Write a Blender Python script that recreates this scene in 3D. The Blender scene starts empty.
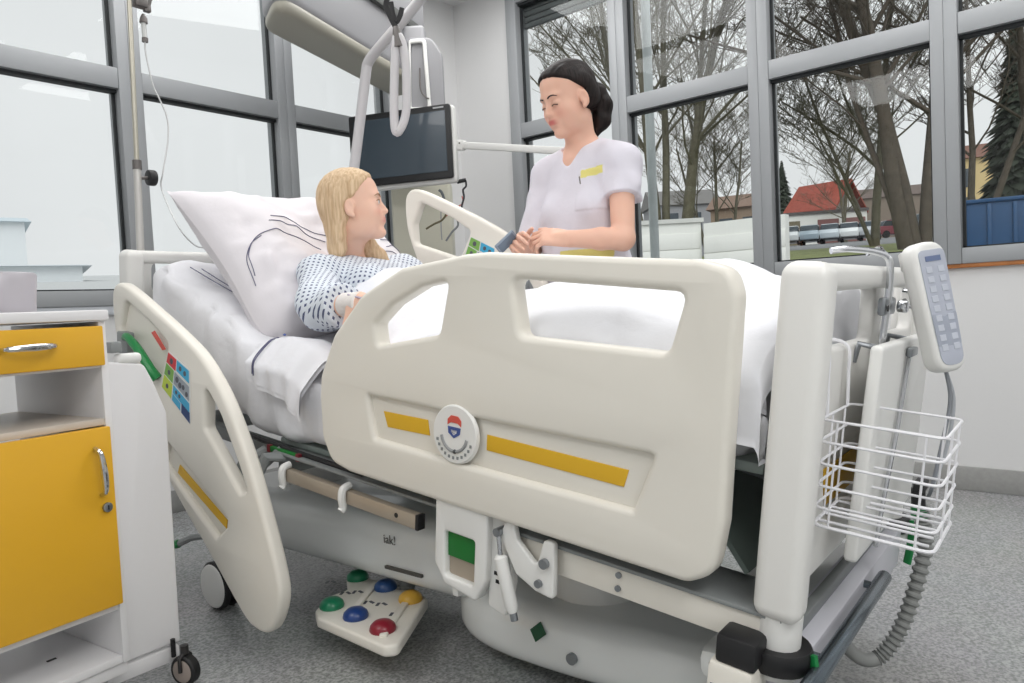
import bpy, bmesh, math, random
import numpy as np
from mathutils import Vector, Matrix
random.seed(7); RNG = np.random.default_rng(5)
SC = bpy.context.scene; COL = SC.collection
PI = math.pi
def A(*v): return np.array(v, float)
def nrm(v): v = np.array(v, float); return v / np.linalg.norm(v)

# ------------------------------------------------------------------ camera
CAM = A(0, 0, .9)
XR = nrm((608, -64.5, 730)); YR = nrm((-872, 7.5, 730))
ZR = -np.cross(XR, YR)
if ZR[1] > 0: ZR = -ZR
_u, _s, _v = np.linalg.svd(np.stack([XR, YR, ZR])); MC = _u @ _v       # rows: room axes in camera space
cam = bpy.data.cameras.new('camera'); camo = bpy.data.objects.new('camera', cam); COL.objects.link(camo)
cam.sensor_width = 36; cam.lens = 730 / 1024 * 36; cam.clip_start = .02; cam.clip_end = 400
camo.matrix_world = Matrix([[MC[i][0], -MC[i][1], -MC[i][2], CAM[i]] for i in range(3)] + [[0, 0, 0, 1]])
SC.camera = camo

# the bed stands tilted, head end raised: its own axes (across, towards the head, up)
BA = nrm((-.028785, .993019, .114387)); BC = nrm(np.cross(BA, (0, 0, 1))); BN = np.cross(BC, BA)
BO = A(1.1798, .40264, .7286)
BM = np.stack([BC, BA, BN])
def B(*p):
    p = np.array(p[0] if len(p) == 1 else p, float); return BO + p @ BM
def BL(P): return (np.array(P, float) - BO) @ BM.T

# ------------------------------------------------------------------ materials
def lin(c): 
    c = np.array(c[:3], float) / 255
    return tuple(np.where(c <= .04045, c / 12.92, ((c + .055) / 1.055) ** 2.4)) + (1,)
MATS = {}
def mat(name, rgb, rough=.5, metal=0, bump=None, var=0, vscale=8, emit=0, attr=False, coat=0, sheen=0, spec=.5):
    if name in MATS: return MATS[name]
    m = bpy.data.materials.new(name); m.use_nodes = True; nt = m.node_tree; b = nt.nodes['Principled BSDF']
    b.inputs['Base Color'].default_value = lin(rgb); b.inputs['Roughness'].default_value = rough; b.inputs['Metallic'].default_value = metal
    b.inputs['Coat Weight'].default_value = coat; b.inputs['Sheen Weight'].default_value = sheen; b.inputs['Specular IOR Level'].default_value = spec
    src = None
    if attr:
        a = nt.nodes.new('ShaderNodeAttribute'); a.attribute_name = 'Col'; src = a.outputs['Color']
    tc = nt.nodes.new('ShaderNodeTexCoord')
    if var:
        n = nt.nodes.new('ShaderNodeTexNoise'); n.inputs['Scale'].default_value = vscale; n.inputs['Detail'].default_value = 4
        nt.links.new(tc.outputs['Object'], n.inputs['Vector'])
        h = nt.nodes.new('ShaderNodeHueSaturation'); h.inputs['Color'].default_value = lin(rgb)
        mr = nt.nodes.new('ShaderNodeMapRange'); mr.inputs['From Min'].default_value = .3; mr.inputs['From Max'].default_value = .7
        mr.inputs['To Min'].default_value = 1 - var; mr.inputs['To Max'].default_value = 1 + var
        nt.links.new(n.outputs['Fac'], mr.inputs['Value']); nt.links.new(mr.outputs['Result'], h.inputs['Value'])
        if src: nt.links.new(src, h.inputs['Color'])
        src = h.outputs['Color']
    if src: nt.links.new(src, b.inputs['Base Color'])
    if bump:
        n = nt.nodes.new('ShaderNodeTexNoise'); n.inputs['Scale'].default_value = bump[0]; n.inputs['Detail'].default_value = 5
        nt.links.new(tc.outputs['Object'], n.inputs['Vector'])
        if len(bump) > 2:
            mp = nt.nodes.new('ShaderNodeMapping'); mp.inputs['Scale'].default_value = bump[2]
            nt.links.new(tc.outputs['Object'], mp.inputs['Vector']); nt.links.new(mp.outputs['Vector'], n.inputs['Vector'])
        bp = nt.nodes.new('ShaderNodeBump'); bp.inputs['Strength'].default_value = bump[1]; bp.inputs['Distance'].default_value = .01
        nt.links.new(n.outputs['Fac'], bp.inputs['Height']); nt.links.new(bp.outputs['Normal'], b.inputs['Normal'])
    if emit:
        b.inputs['Emission Color'].default_value = lin(rgb); b.inputs['Emission Strength'].default_value = emit
    MATS[name] = m; return m

# ------------------------------------------------------------------ objects
BASE = {}
def props(o, label=None, cat=None, group=None, kind=None):
    if label: o['label'] = label
    if cat: o['category'] = cat
    if group: o['group'] = group
    if kind: o['kind'] = kind
    return o
def thing(name, label, cat, loc, group=None):
    o = bpy.data.objects.new(name, None); o.empty_display_size = .1; COL.objects.link(o)
    o.location = Vector(loc); BASE[o] = np.array(loc, float)
    return props(o, label, cat, group)
def put(name, g, m, parent=None, label=None, cat=None, group=None, kind=None, ang=35, cols=None, uv=None, org=None):
    V, F = g; V = np.asarray(V, float)
    if parent is not None: L = BASE[parent]
    elif org is not None: L = np.array(org, float)
    else: L = A((V[:, 0].min() + V[:, 0].max()) / 2, (V[:, 1].min() + V[:, 1].max()) / 2, V[:, 2].min())
    me = bpy.data.meshes.new(name)
    me.from_pydata((V - L).tolist(), [], F if isinstance(F, list) else F.tolist()); me.update()
    if ang >= 180: me.shade_smooth()
    elif ang > 0: me.shade_smooth(); me.set_sharp_from_angle(angle=math.radians(ang))
    for mm in (m if isinstance(m, (list, tuple)) else [m]): me.materials.append(mm)
    if cols is not None:
        a = me.color_attributes.new('Col', 'FLOAT_COLOR', 'POINT')
        c4 = np.ones((len(V), 4), np.float32); c4[:, :3] = cols; a.data.foreach_set('color', c4.ravel())
    if uv is not None:
        ul = me.uv_layers.new(name='UVMap'); vi = np.empty(len(me.loops), np.int32); me.loops.foreach_get('vertex_index', vi)
        ul.data.foreach_set('uv', np.asarray(uv, np.float32)[vi].ravel())
    o = bpy.data.objects.new(name, me); COL.objects.link(o)
    if parent is None: o.location = Vector(L)
    else: o.parent = parent
    BASE[o] = L
    return props(o, label, cat, group, kind)
def dup(root, d, label=None, name=None, rotz=0):
    r = root.copy(); COL.objects.link(r); r.location = Vector(BASE[root] + np.array(d, float)); r.rotation_euler = (0, 0, rotz)
    BASE[r] = BASE[root] + np.array(d, float)
    if label: r['label'] = label
    for ch in list(root.children):
        k = ch.copy(); COL.objects.link(k); k.parent = r
        for g in list(ch.children):
            q = g.copy(); COL.objects.link(q); q.parent = k
    return r

# ------------------------------------------------------------------ geometry: (verts, faces)
def join(*gs):
    V, F, n = [], [], 0
    for v, f in gs:
        v = np.asarray(v, float); V.append(v); F += [tuple(i + n for i in q) for q in f]; n += len(v)
    return np.concatenate(V), F
def tf(g, M=None, t=None):
    V = np.asarray(g[0], float)
    if M is not None: V = V @ np.asarray(M, float)
    if t is not None: V = V + np.asarray(t, float)
    return V, g[1]
def bed(g): return tf(g, BM, BO)
def frombm(bm):
    bm.verts.index_update(); V = np.array([v.co[:] for v in bm.verts]); F = [tuple(v.index for v in f.verts) for f in bm.faces]
    bm.free(); return V, F
def box(lo, hi, bev=0, seg=2):
    lo = np.array(lo, float); hi = np.array(hi, float); bm = bmesh.new()
    bmesh.ops.create_cube(bm, size=1, matrix=Matrix.Translation(Vector((lo + hi) / 2)) @ Matrix.Diagonal(Vector(list(hi - lo) + [1])))
    if bev: bmesh.ops.bevel(bm, geom=bm.edges[:], offset=min(bev, .49 * (hi - lo).min()), segments=seg, profile=.5, affect='EDGES')
    return frombm(bm)
def obox(c, h, R, bev=0, seg=2):        # oriented box: centre, half sizes, rows of R are its axes
    return tf(box(-np.array(h, float), h, bev, seg), np.array(R, float), c)
def catmull(pts, n=8, closed=False):
    p = np.array(pts, float); m = len(p); out = []
    for i in range(m if closed else m - 1):
        g = lambda k: p[k % m] if closed else p[min(max(k, 0), m - 1)]
        a, b, c, d = g(i - 1), g(i), g(i + 1), g(i + 2)
        for t in np.linspace(0, 1, n, endpoint=False):
            out.append(.5 * (2 * b + (c - a) * t + (2 * a - 5 * b + 4 * c - d) * t * t + (3 * b - a - 3 * c + d) * t ** 3))
    if not closed: out.append(p[-1])
    return np.array(out)
def tube(path, r, n=10, caps=True, sq=None):
    p = np.array(path, float); m = len(p); r = np.broadcast_to(np.array(r, float), (m,)) if np.ndim(r) == 0 else np.array(r, float)
    T = np.gradient(p, axis=0); T /= np.linalg.norm(T, axis=1)[:, None] + 1e-12
    u = np.cross(T[0], (0, 0, 1)); u = np.cross(T[0], (1, 0, 0)) if np.linalg.norm(u) < .1 else u
    V = []; an = np.linspace(0, 2 * PI, n, endpoint=False)
    for i in range(m):
        u = u - T[i] * (u @ T[i]); u /= np.linalg.norm(u) + 1e-12; w = np.cross(T[i], u)
        V.append(p[i] + r[i] * (np.cos(an)[:, None] * u * (sq or 1) + np.sin(an)[:, None] * w))
    V = np.concatenate(V); F = []
    for i in range(m - 1):
        for j in range(n):
            k = (j + 1) % n; F.append((i * n + j, i * n + k, (i + 1) * n + k, (i + 1) * n + j))
    if caps: F.append(tuple(range(n))[::-1]); F.append(tuple(range((m - 1) * n, m * n)))
    return V, F
def cyl(a, b, r, n=20, bev=0, r2=None):
    a = np.array(a, float); b = np.array(b, float); r2 = r if r2 is None else r2
    if not bev: return tube([a, b], [r, r2], n)
    d = nrm(b - a) * bev
    return tube([a, a + d * .3, a + d, b - d, b - d * .3, b], [r - bev, r - bev * .3, r, r2, r2 - bev * .3, r2 - bev], n)
def lathe(prof, n=32, R=None, t=None):
    an = np.linspace(0, 2 * PI, n, endpoint=False); V = []; F = []
    for r, z in prof: V.append(np.stack([r * np.cos(an), r * np.sin(an), np.full(n, z)], 1))
    m = len(prof)
    for i in range(m - 1):
        for j in range(n):
            k = (j + 1) % n; F.append((i * n + j, i * n + k, (i + 1) * n + k, (i + 1) * n + j))
    F.append(tuple(range(n))[::-1]); F.append(tuple(range((m - 1) * n, m * n)))
    return tf((np.concatenate(V), F), R, t)
def fillet(pts, r, seg=5):
    p = np.array(pts, float); n = len(p); out = []; rr = r if hasattr(r, '__len__') else [r] * n
    for i in range(n):
        a, b, c = p[i - 1], p[i], p[(i + 1) % n]; u = a - b; v = c - b; lu, lv = np.linalg.norm(u), np.linalg.norm(v)
        u /= lu; v /= lv; th = math.acos(max(-1, min(1, u @ v)))
        if th > PI - .05 or rr[i] <= 0: out.append(b); continue
        d = min(rr[i] / math.tan(th / 2), .48 * lu, .48 * lv); q0, q1 = b + u * d, b + v * d
        for t in np.linspace(0, 1, seg + 1): out.append((1 - t) ** 2 * q0 + 2 * t * (1 - t) * b + t * t * q1)
    return np.array(out)
def panel(outs, t, bev=.006, res=2, bevh=None):
    """plate in the u,v plane, thickness t along w; outs[0] the outline, the others holes"""
    cu = bpy.data.curves.new('c', 'CURVE'); cu.dimensions = '2D'; cu.fill_mode = 'BOTH'
    cu.extrude = max(t / 2 - bev, 0); cu.bevel_depth = bev; cu.bevel_resolution = res; cu.offset = -bev
    for o in outs:
        s = cu.splines.new('POLY'); s.points.add(len(o) - 1); s.use_cyclic_u = True
        for q, p in zip(s.points, o): q.co = (p[0], p[1], 0, 1)
    ob = bpy.data.objects.new('c', cu); me = bpy.data.meshes.new_from_object(ob)
    bm = bmesh.new(); bm.from_mesh(me); bmesh.ops.remove_doubles(bm, verts=bm.verts[:], dist=1e-5)
    bmesh.ops.recalc_face_normals(bm, faces=bm.faces[:])
    bpy.data.objects.remove(ob); bpy.data.curves.remove(cu); bpy.data.meshes.remove(me)
    return frombm(bm)
def grid(X):            # X: (nu,nv,3)
    nu, nv = X.shape[:2]; V = X.reshape(-1, 3); F = []
    for i in range(nu - 1):
        for j in range(nv - 1): F.append((i * nv + j, (i + 1) * nv + j, (i + 1) * nv + j + 1, i * nv + j + 1))
    return V, F
def text(s, size, depth=.0006):
    cu = bpy.data.curves.new('t', 'FONT'); cu.body = s; cu.size = size; cu.extrude = depth; cu.align_x = 'CENTER'; cu.align_y = 'CENTER'
    ob = bpy.data.objects.new('t', cu); COL.objects.link(ob); me = bpy.data.meshes.new_from_object(ob.evaluated_get(bpy.context.evaluated_depsgraph_get()))
    g = np.array([v.co[:] for v in me.vertices]), [tuple(p.vertices) for p in me.polygons]
    bpy.data.objects.remove(ob); bpy.data.curves.remove(cu); bpy.data.meshes.remove(me); return g
def rot(ax, deg):
    return np.array(Matrix.Rotation(math.radians(deg), 3, Vector(ax)).transposed())   # row-vector convention

# smooth value noise
_N = RNG.random((32, 32, 32))
def noise(P, s=1., o=0):
    q = np.asarray(P, float) * s + o; i = np.floor(q).astype(int); f = q - i; f = f * f * (3 - 2 * f); r = 0
    for dx in (0, 1):
        for dy in (0, 1):
            for dz in (0, 1):
                w = (f[..., 0] if dx else 1 - f[..., 0]) * (f[..., 1] if dy else 1 - f[..., 1]) * (f[..., 2] if dz else 1 - f[..., 2])
                r = r + w * _N[(i[..., 0] + dx) % 32, (i[..., 1] + dy) % 32, (i[..., 2] + dz) % 32]
    return r * 2 - 1

# ------------------------------------------------------------------ organic bodies: blended volumes meshed with surface nets
class Blob:
    def __init__(s, lo, hi, h):
        s.lo = np.array(lo, np.float32); s.h = h; s.n = np.ceil((np.array(hi) - lo) / h).astype(int) + 1
        s.D = np.full(s.n, 1., np.float32)
    def _sub(s, lo, hi, pad):
        i0 = np.maximum(np.floor((lo - pad - s.lo) / s.h).astype(int), 0); i1 = np.minimum(np.ceil((hi + pad - s.lo) / s.h).astype(int) + 1, s.n)
        if (i1 <= i0).any(): return None, None
        ax = [s.lo[k] + s.h * np.arange(i0[k], i1[k], dtype=np.float32) for k in range(3)]
        return tuple(slice(a, b) for a, b in zip(i0, i1)), np.stack(np.meshgrid(*ax, indexing='ij'), -1)
    def _op(s, sl, d, k, mode):
        D = s.D[sl]
        if mode == 'sub':
            d = -d; h = np.maximum(k - np.abs(D - d), 0); s.D[sl] = np.maximum(D, d) + h * h / (4 * k)
        else:
            h = np.maximum(k - np.abs(D - d), 0); s.D[sl] = np.minimum(D, d) - h * h / (4 * k)
    def ell(s, c, r, R=None, k=.02, mode='add'):
        c = np.array(c, float); r = np.array(r, float); R = np.eye(3) if R is None else np.array(R)
        e = np.sqrt(((R * r[:, None]) ** 2).sum(0)); sl, P = s._sub(c - e, c + e, k + 3 * s.h)
        if sl is None: return
        q = (P - c) @ R.T.astype(np.float32); k0 = np.sqrt(((q / r) ** 2).sum(-1)) + 1e-6; k1 = np.sqrt(((q / (r * r)) ** 2).sum(-1)) + 1e-6
        s._op(sl, k0 * (k0 - 1) / k1, k, mode)
    def cone(s, a, b, ra, rb, k=.02, mode='add', sq=None):
        a = np.array(a, float); b = np.array(b, float); m = max(ra, rb); sl, P = s._sub(np.minimum(a, b) - m, np.maximum(a, b) + m, k + 3 * s.h)
        if sl is None: return
        d = b - a; t = np.clip(((P - a) @ d) / (d @ d), 0, 1)
        s._op(sl, np.linalg.norm(P - a - t[..., None] * d, axis=-1) - (ra + (rb - ra) * t), k, mode)
    def chain(s, pts, rs, k=.015):
        for i in range(len(pts) - 1): s.cone(pts[i], pts[i + 1], rs[i], rs[i + 1], k)
    def obox(s, c, h, R=None, rd=.0, k=.01, mode='add'):
        c = np.array(c, float); h = np.array(h, float); R = np.eye(3) if R is None else np.array(R)
        e = (np.abs(R) * h[:, None]).sum(0); sl, P = s._sub(c - e, c + e, k + 3 * s.h)
        if sl is None: return
        q = np.abs((P - c) @ R.T) - (h - rd)
        s._op(sl, np.linalg.norm(np.maximum(q, 0), axis=-1) + np.minimum(q.max(-1), 0) - rd, k, mode)
    def displace(s, f):
        band = np.abs(s.D) < 4 * s.h; idx = np.argwhere(band); s.D[band] -= f(s.lo + idx * s.h).astype(np.float32)
    def mesh(s, smooth=1):
        D = s.D; S = D < 0; c = np.zeros(np.array(D.shape) - 1, np.int8)
        cs = [(i, j, k) for i in (0, 1) for j in (0, 1) for k in (0, 1)]; nx, ny, nz = c.shape
        for i, j, k in cs: c += S[i:i + nx, j:j + ny, k:k + nz]
        act = (c > 0) & (c < 8); ii = np.argwhere(act); idx = np.full(c.shape, -1, np.int64); idx[act] = np.arange(len(ii))
        vals = np.stack([D[ii[:, 0] + i, ii[:, 1] + j, ii[:, 2] + k] for i, j, k in cs], 1); pos = np.zeros((len(ii), 3)); cnt = np.zeros(len(ii)); cc = np.array(cs, float)
        for a in range(8):
            for b in range(a + 1, 8):
                if abs(cc[a] - cc[b]).sum() != 1: continue
                x = (vals[:, a] < 0) != (vals[:, b] < 0); va, vb = vals[x, a], vals[x, b]; t = va / (va - vb)
                pos[x] += cc[a] + t[:, None] * (cc[b] - cc[a]); cnt[x] += 1
        V = s.lo + s.h * (ii + pos / cnt[:, None]); F = []
        for ax in range(3):
            o1, o2 = [(1, 2), (2, 0), (0, 1)][ax]; sl0 = [slice(None)] * 3; sl1 = [slice(None)] * 3
            sl0[ax] = slice(0, -1); sl1[ax] = slice(1, None)
            for o in (o1, o2): sl0[o] = slice(1, -1); sl1[o] = slice(1, -1)
            a, b = S[tuple(sl0)], S[tuple(sl1)]; x = np.argwhere(a != b)
            if not len(x): continue
            fl = a[tuple(x.T)]; x = x.copy(); x[:, o1] += 1; x[:, o2] += 1
            def at(d1, d2): y = x.copy(); y[:, o1] -= d1; y[:, o2] -= d2; return idx[tuple(y.T)]
            q = np.stack([at(1, 1), at(0, 1), at(0, 0), at(1, 0)], 1); q[~fl] = q[~fl][:, ::-1]; F.append(q)
        F = np.concatenate(F)
        for _ in range(smooth):
            acc = np.zeros_like(V); n = np.zeros(len(V))
            for a, b in ((0, 1), (1, 2), (2, 3), (3, 0)):
                for p, q in ((a, b), (b, a)):
                    for d in range(3): acc[:, d] += np.bincount(F[:, p], weights=V[F[:, q], d], minlength=len(V))
                    n += np.bincount(F[:, p], minlength=len(V))
            V = .5 * V + .5 * acc / np.maximum(n, 1)[:, None]
        return V, F.tolist()
# ================================================================== the room
XB, YA, ZC = 3.69, 3.465, 2.95
X0, Y0 = -2.2, -2.6
m_wall = mat('wall_paint', (226, 226, 226), .6, bump=(60, .03))
m_ceil = mat('ceiling_paint', (232, 232, 232), .7)
m_frame = mat('window_aluminium', (160, 163, 166), .45, .0, coat=.1)
m_gasket = mat('window_gasket', (32, 36, 38), .6)
m_wood = mat('sill_edge_wood', (186, 120, 68), .5, var=.15, vscale=20)
m_base = mat('skirting_vinyl', (158, 158, 156), .5, var=.06, vscale=60)

def floor_mat():
    m = mat('speckled_vinyl_floor', (168, 170, 168), .24, coat=.25); nt = m.node_tree; b = nt.nodes['Principled BSDF']
    tc = nt.nodes.new('ShaderNodeTexCoord'); n = nt.nodes.new('ShaderNodeTexNoise'); n.inputs['Scale'].default_value = 130; n.inputs['Detail'].default_value = 3
    n2 = nt.nodes.new('ShaderNodeTexNoise'); n2.inputs['Scale'].default_value = 3
    r = nt.nodes.new('ShaderNodeValToRGB'); e = r.color_ramp.elements
    e[0].position = .35; e[0].color = lin((130, 132, 132)); e[1].position = .66; e[1].color = lin((182, 184, 184))
    mx = nt.nodes.new('ShaderNodeMix'); mx.data_type = 'RGBA'; mx.blend_type = 'MULTIPLY'; mx.inputs[0].default_value = .12
    nt.links.new(tc.outputs['Object'], n.inputs['Vector']); nt.links.new(tc.outputs['Object'], n2.inputs['Vector'])
    nt.links.new(n.outputs['Fac'], r.inputs['Fac']); nt.links.new(r.outputs['Color'], mx.inputs[6]); nt.links.new(n2.outputs['Color'], mx.inputs[7])
    nt.links.new(mx.outputs[2], b.inputs['Base Color']); return m
def glass_mat():
    m = bpy.data.materials.new('window_glass'); m.use_nodes = True; nt = m.node_tree; nt.nodes.clear()
    o = nt.nodes.new('ShaderNodeOutputMaterial'); t = nt.nodes.new('ShaderNodeBsdfTransparent'); t.inputs['Color'].default_value = (.95, .97, .97, 1)
    g = nt.nodes.new('ShaderNodeBsdfGlossy'); g.inputs['Roughness'].default_value = .02; f = nt.nodes.new('ShaderNodeFresnel'); f.inputs['IOR'].default_value = 1.3
    mx = nt.nodes.new('ShaderNodeMixShader'); nt.links.new(f.outputs[0], mx.inputs[0]); nt.links.new(t.outputs[0], mx.inputs[1]); nt.links.new(g.outputs[0], mx.inputs[2])
    nt.links.new(mx.outputs[0], o.inputs[0]); return m
m_glass = glass_mat()
put('floor', box((X0 - .2, Y0 - .2, -.12), (XB + .22, YA + .22, 0)), floor_mat(), kind='structure', ang=0)
put('ceiling', box((X0 - .2, Y0 - .2, ZC), (XB + .22, YA + .22, ZC + .15)), m_ceil, kind='structure', ang=0)
ZS, ZT = .99, 2.86
RY = [2.99, 2.25 - .06, 1.385, .578, -.2225, -1.03]          # bay limits on the right wall (y), mullion centres between
LX = [3.12, 2.3175, 1.5075, .6975, -.115, -.92]              # bay limits on the left wall (x)
put('wall_right', join(box((XB, Y0, 0), (XB + .2, YA + .2, ZS)), box((XB, Y0, ZT), (XB + .2, YA + .2, ZC)),
    box((XB, RY[0], ZS), (XB + .2, YA + .2, ZT)), box((XB, Y0, ZS), (XB + .2, RY[-1], ZT))), m_wall, kind='structure', ang=0)
put('wall_left', join(box((X0, YA, 0), (XB, YA + .2, ZS)), box((X0, YA, ZT), (XB, YA + .2, ZC)),
    box((LX[0], YA, ZS), (XB, YA + .2, ZT)), box((X0, YA, ZS), (LX[-1], YA + .2, ZT))), m_wall, kind='structure', ang=0)
put('wall_back', box((X0 - .2, Y0, 0), (X0, YA + .2, ZC)), m_wall, kind='structure', ang=0)
put('wall_front', box((X0 - .2, Y0 - .2, 0), (XB + .2, Y0, ZC)), m_wall, kind='structure', ang=0)
put('baseboard_right', box((XB - .012, Y0, 0), (XB, YA, .106), .004), m_base, kind='structure')
put('baseboard_left', box((X0, YA - .012, 0), (XB - .012, YA, .106), .004), m_base, kind='structure')
put('trim_1', box((XB - .02, RY[-1], .972), (XB + .005, RY[0], .993), .004), m_wood, kind='structure')
m_sill = mat('sill_board', (196, 200, 206), .4)
put('trim_2', box((LX[-1], YA - .02, .95), (LX[0], YA + .01, .99), .004), m_sill, kind='structure')

def window(n, a, b, side, first=False):
    """one bay between a > b along the wall; mullion halves, rails, two panes"""
    hw = .052; ea = .08 if first == 'a' else hw; eb = hw
    def bx(u0, u1, z0, z1, w0, w1, bev=.004):
        return box((XB + w0, u0, z0), (XB + w1, u1, z1), bev) if side == 'R' else box((u0, YA + w0, z0), (u1, YA + w1, z1), bev)
    D0, D1 = -.03, .09
    fr = join(bx(a - ea, a, ZS, ZT, D0, D1), bx(b, b + eb, ZS, ZT, D0, D1), bx(b + eb, a - ea, ZS, 1.058, D0 + .004, D1),
              bx(b + eb, a - ea, 1.96, 2.052, D0 + .004, D1), bx(b + eb, a - ea, 2.80, ZT, D0 + .004, D1))
    w = put('window_%d' % n, fr, m_frame, kind='structure')
    for z0, z1 in ((1.058, 1.96), (2.052, 2.80)):
        g = join(bx(a - ea - .012, a - ea, z0, z1, .02, .035, 0), bx(b + eb, b + eb + .012, z0, z1, .02, .035, 0),
                 bx(b + eb, a - ea, z0, z0 + .008, .02, .035, 0), bx(b + eb, a - ea, z1 - .014, z1, .0, .035, 0))
        put('gasket', g, m_gasket, w, ang=0)
        put('glass_pane', bx(b + eb, a - ea, z0, z1, .036, .042, 0), m_glass, w, ang=0)
    return w
wn = 0
for i in range(5):
    wn += 1; window(wn, RY[i], RY[i + 1], 'R', 'a' if i == 0 else None)
for i in range(5):
    wn += 1; window(wn, LX[i], LX[i + 1], 'L', 'a' if i == 0 else None)
m_blind = mat('roller_blind_slats', (92, 95, 95), .6)
bl = thing('roller_blind', 'rolled-up dark grey slatted blind at the top of the window behind the nurse', 'blind', (XB + .06, 2.56, 2.66))
for k in range(4): put('slat', box((XB + .05, 2.245, 2.655 + .036 * k), (XB + .075, 2.905, 2.688 + .036 * k), .006), m_blind, bl)

# ================================================================== outside
m_grass = mat('lawn', (128, 136, 84), .9, var=.25, vscale=2)
m_tar = mat('asphalt', (128, 130, 132), .9, var=.1, vscale=3)
def ground_z(d): return np.where(d < 7, -.3, np.where(d < 14, -.3 + (d - 7) / 7 * (.085 * 14 + .38), np.where(d < 25, .085 * d + .08, 2.205 + .064 * (d - 25))))
def ter(d0, d1, nd, a0, a1):
    ds = np.linspace(d0, d1, nd); an = np.radians(np.linspace(a0, a1, 40)); Dm, Am = np.meshgrid(ds, an, indexing='ij')
    return grid(np.stack([Dm * np.cos(Am), Dm * np.sin(Am), ground_z(Dm)], -1)[:, ::-1])
def ter2(d0, d1, nd, a0=-35, a1=36):
    V, F = ter(d0, d1, nd, a0, a1); W = V.copy(); W[:, 2] -= .3; n = len(V)
    return join((V, [f[::-1] for f in F]), (W, F))
put('road_outside', ter2(4.4, 18.5, 24), m_tar, kind='structure', ang=60)
put('lawn_outside', ter2(18.5, 29, 8), m_grass, kind='structure', ang=60)
put('parking_ground_outside', ter2(29, 130, 24), m_tar, kind='structure', ang=60)
put('ground_outside', ter2(4.4, 90, 20, 40, 150), mat('pale_paving', (190, 192, 192), .9), kind='structure', ang=60)

m_bark = mat('tree_bark', (80, 72, 62), .9, var=.2, vscale=6, bump=(20, .15))
m_bark2 = mat('mossy_tree_bark', (98, 94, 78), .9, var=.2, vscale=6, bump=(20, .15))
class Tr:
    def __init__(s, seed): s.r = random.Random(seed); s.V = []; s.F = []; s.n = 0
    def seg(s, p, r, k):
        V, F = tube(p, r, k, False); s.V.append(V); s.F += [tuple(i + s.n for i in f) for f in F]; s.n += len(V)
    def grow(s, p, d, L, r, lev, up=.12, spread=1.):
        R = s.r; m = 6 if lev == 0 else 4; pts = [np.array(p, float)]; d = nrm(d)
        for i in range(m):
            d = nrm(d + np.array([R.gauss(0, .05 if lev == 0 else .1), R.gauss(0, .05 if lev == 0 else .1), R.gauss(0, .05) + up * .3])); pts.append(pts[-1] + d * L / m)
        rs = np.linspace(r, r * (.45 if lev < 3 else .3), m + 1); s.seg(pts, np.maximum(rs, .006), 7 if lev == 0 else 5 if lev == 1 else 3)
        if lev >= 4: return
        for j in range({0: 12, 1: 7, 2: 5, 3: 4}[lev]):
            t = R.uniform(.3 if lev == 0 else .2, 1); i = min(int(t * m), m - 1); q = pts[i] + (pts[i + 1] - pts[i]) * (t * m - i)
            a = R.uniform(0, 2 * PI); dd = nrm(d * .75 * 1 + spread * .85 * np.array([math.cos(a), math.sin(a), R.uniform(-.15, .55)]))
            s.grow(q, dd, L * R.uniform(.35, .6), max(r * (1 - .6 * t) * R.uniform(.3, .5), .008), lev + 1, up, spread)
    def out(s): return np.concatenate(s.V), s.F
def az(px, d):      # ground point d metres out at a bearing
    v = A(px - 512, 0, 730) @ MC.T; v = v / np.hypot(v[0], v[1]); return A(v[0] * d, v[1] * d, float(ground_z(np.array(d))))
def tree(label, px, d, stems, seed, m=m_bark, group='bare trees beyond the windows'):
    t = Tr(seed); b = az(px, d); e = A(0.56, -.83, 0) if px < 700 else A(.5, -.86, 0); right = nrm(A(MC[0][0], MC[1][0], 0))
    for sx, lean, L, r in stems: t.grow(b + right * sx - A(0, 0, .2), right * lean + A(0, 0, 1), L, r, 0)
    put('bare_tree', t.out(), m, label=label, cat='tree', group=group, ang=180, org=b)
tree('bare many-stemmed tree behind the white wall outside the window by the nurse', 673, 22, [(-.5, -.17, 9, .12), (-.28, -.07, 10, .16), (-.1, -.01, 10, .13), (.32, .05, 10, .17), (.5, .15, 9, .12)], 3, m_bark2)
tree('tall bare tree with three thick dark trunks on the lawn outside', 914, 21, [(-.10, -.16, 11, .20), (.1, -.06, 11, .19), (.3, .03, 11, .17), (-.1, -.34, 9, .09)], 11)
tree('slim bare spreading tree on the lawn, before the parked cars', 877, 25, [(0, -.03, 8, .14), (0, -.35, 6, .07), (.05, -.55, 5, .05)], 23, m_bark2)
tree('bare tree with slanting branches behind the blue container', 978, 24, [(-.2, .06, 8, .10), (.1, .30, 8, .10), (1.6, .05, 9, .14)], 31)
tree('small distant bare tree seen past the red-roofed house', 846, 70, [(0, .05, 8, .2), (.3, -.2, 7, .14)], 41, m_bark2)
tree('faint bare tree beyond the grey house', 722, 40, [(0, 0, 6, .12), (.6, .2, 6, .1), (-.6, -.2, 6, .1)], 47, m_bark2)

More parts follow.
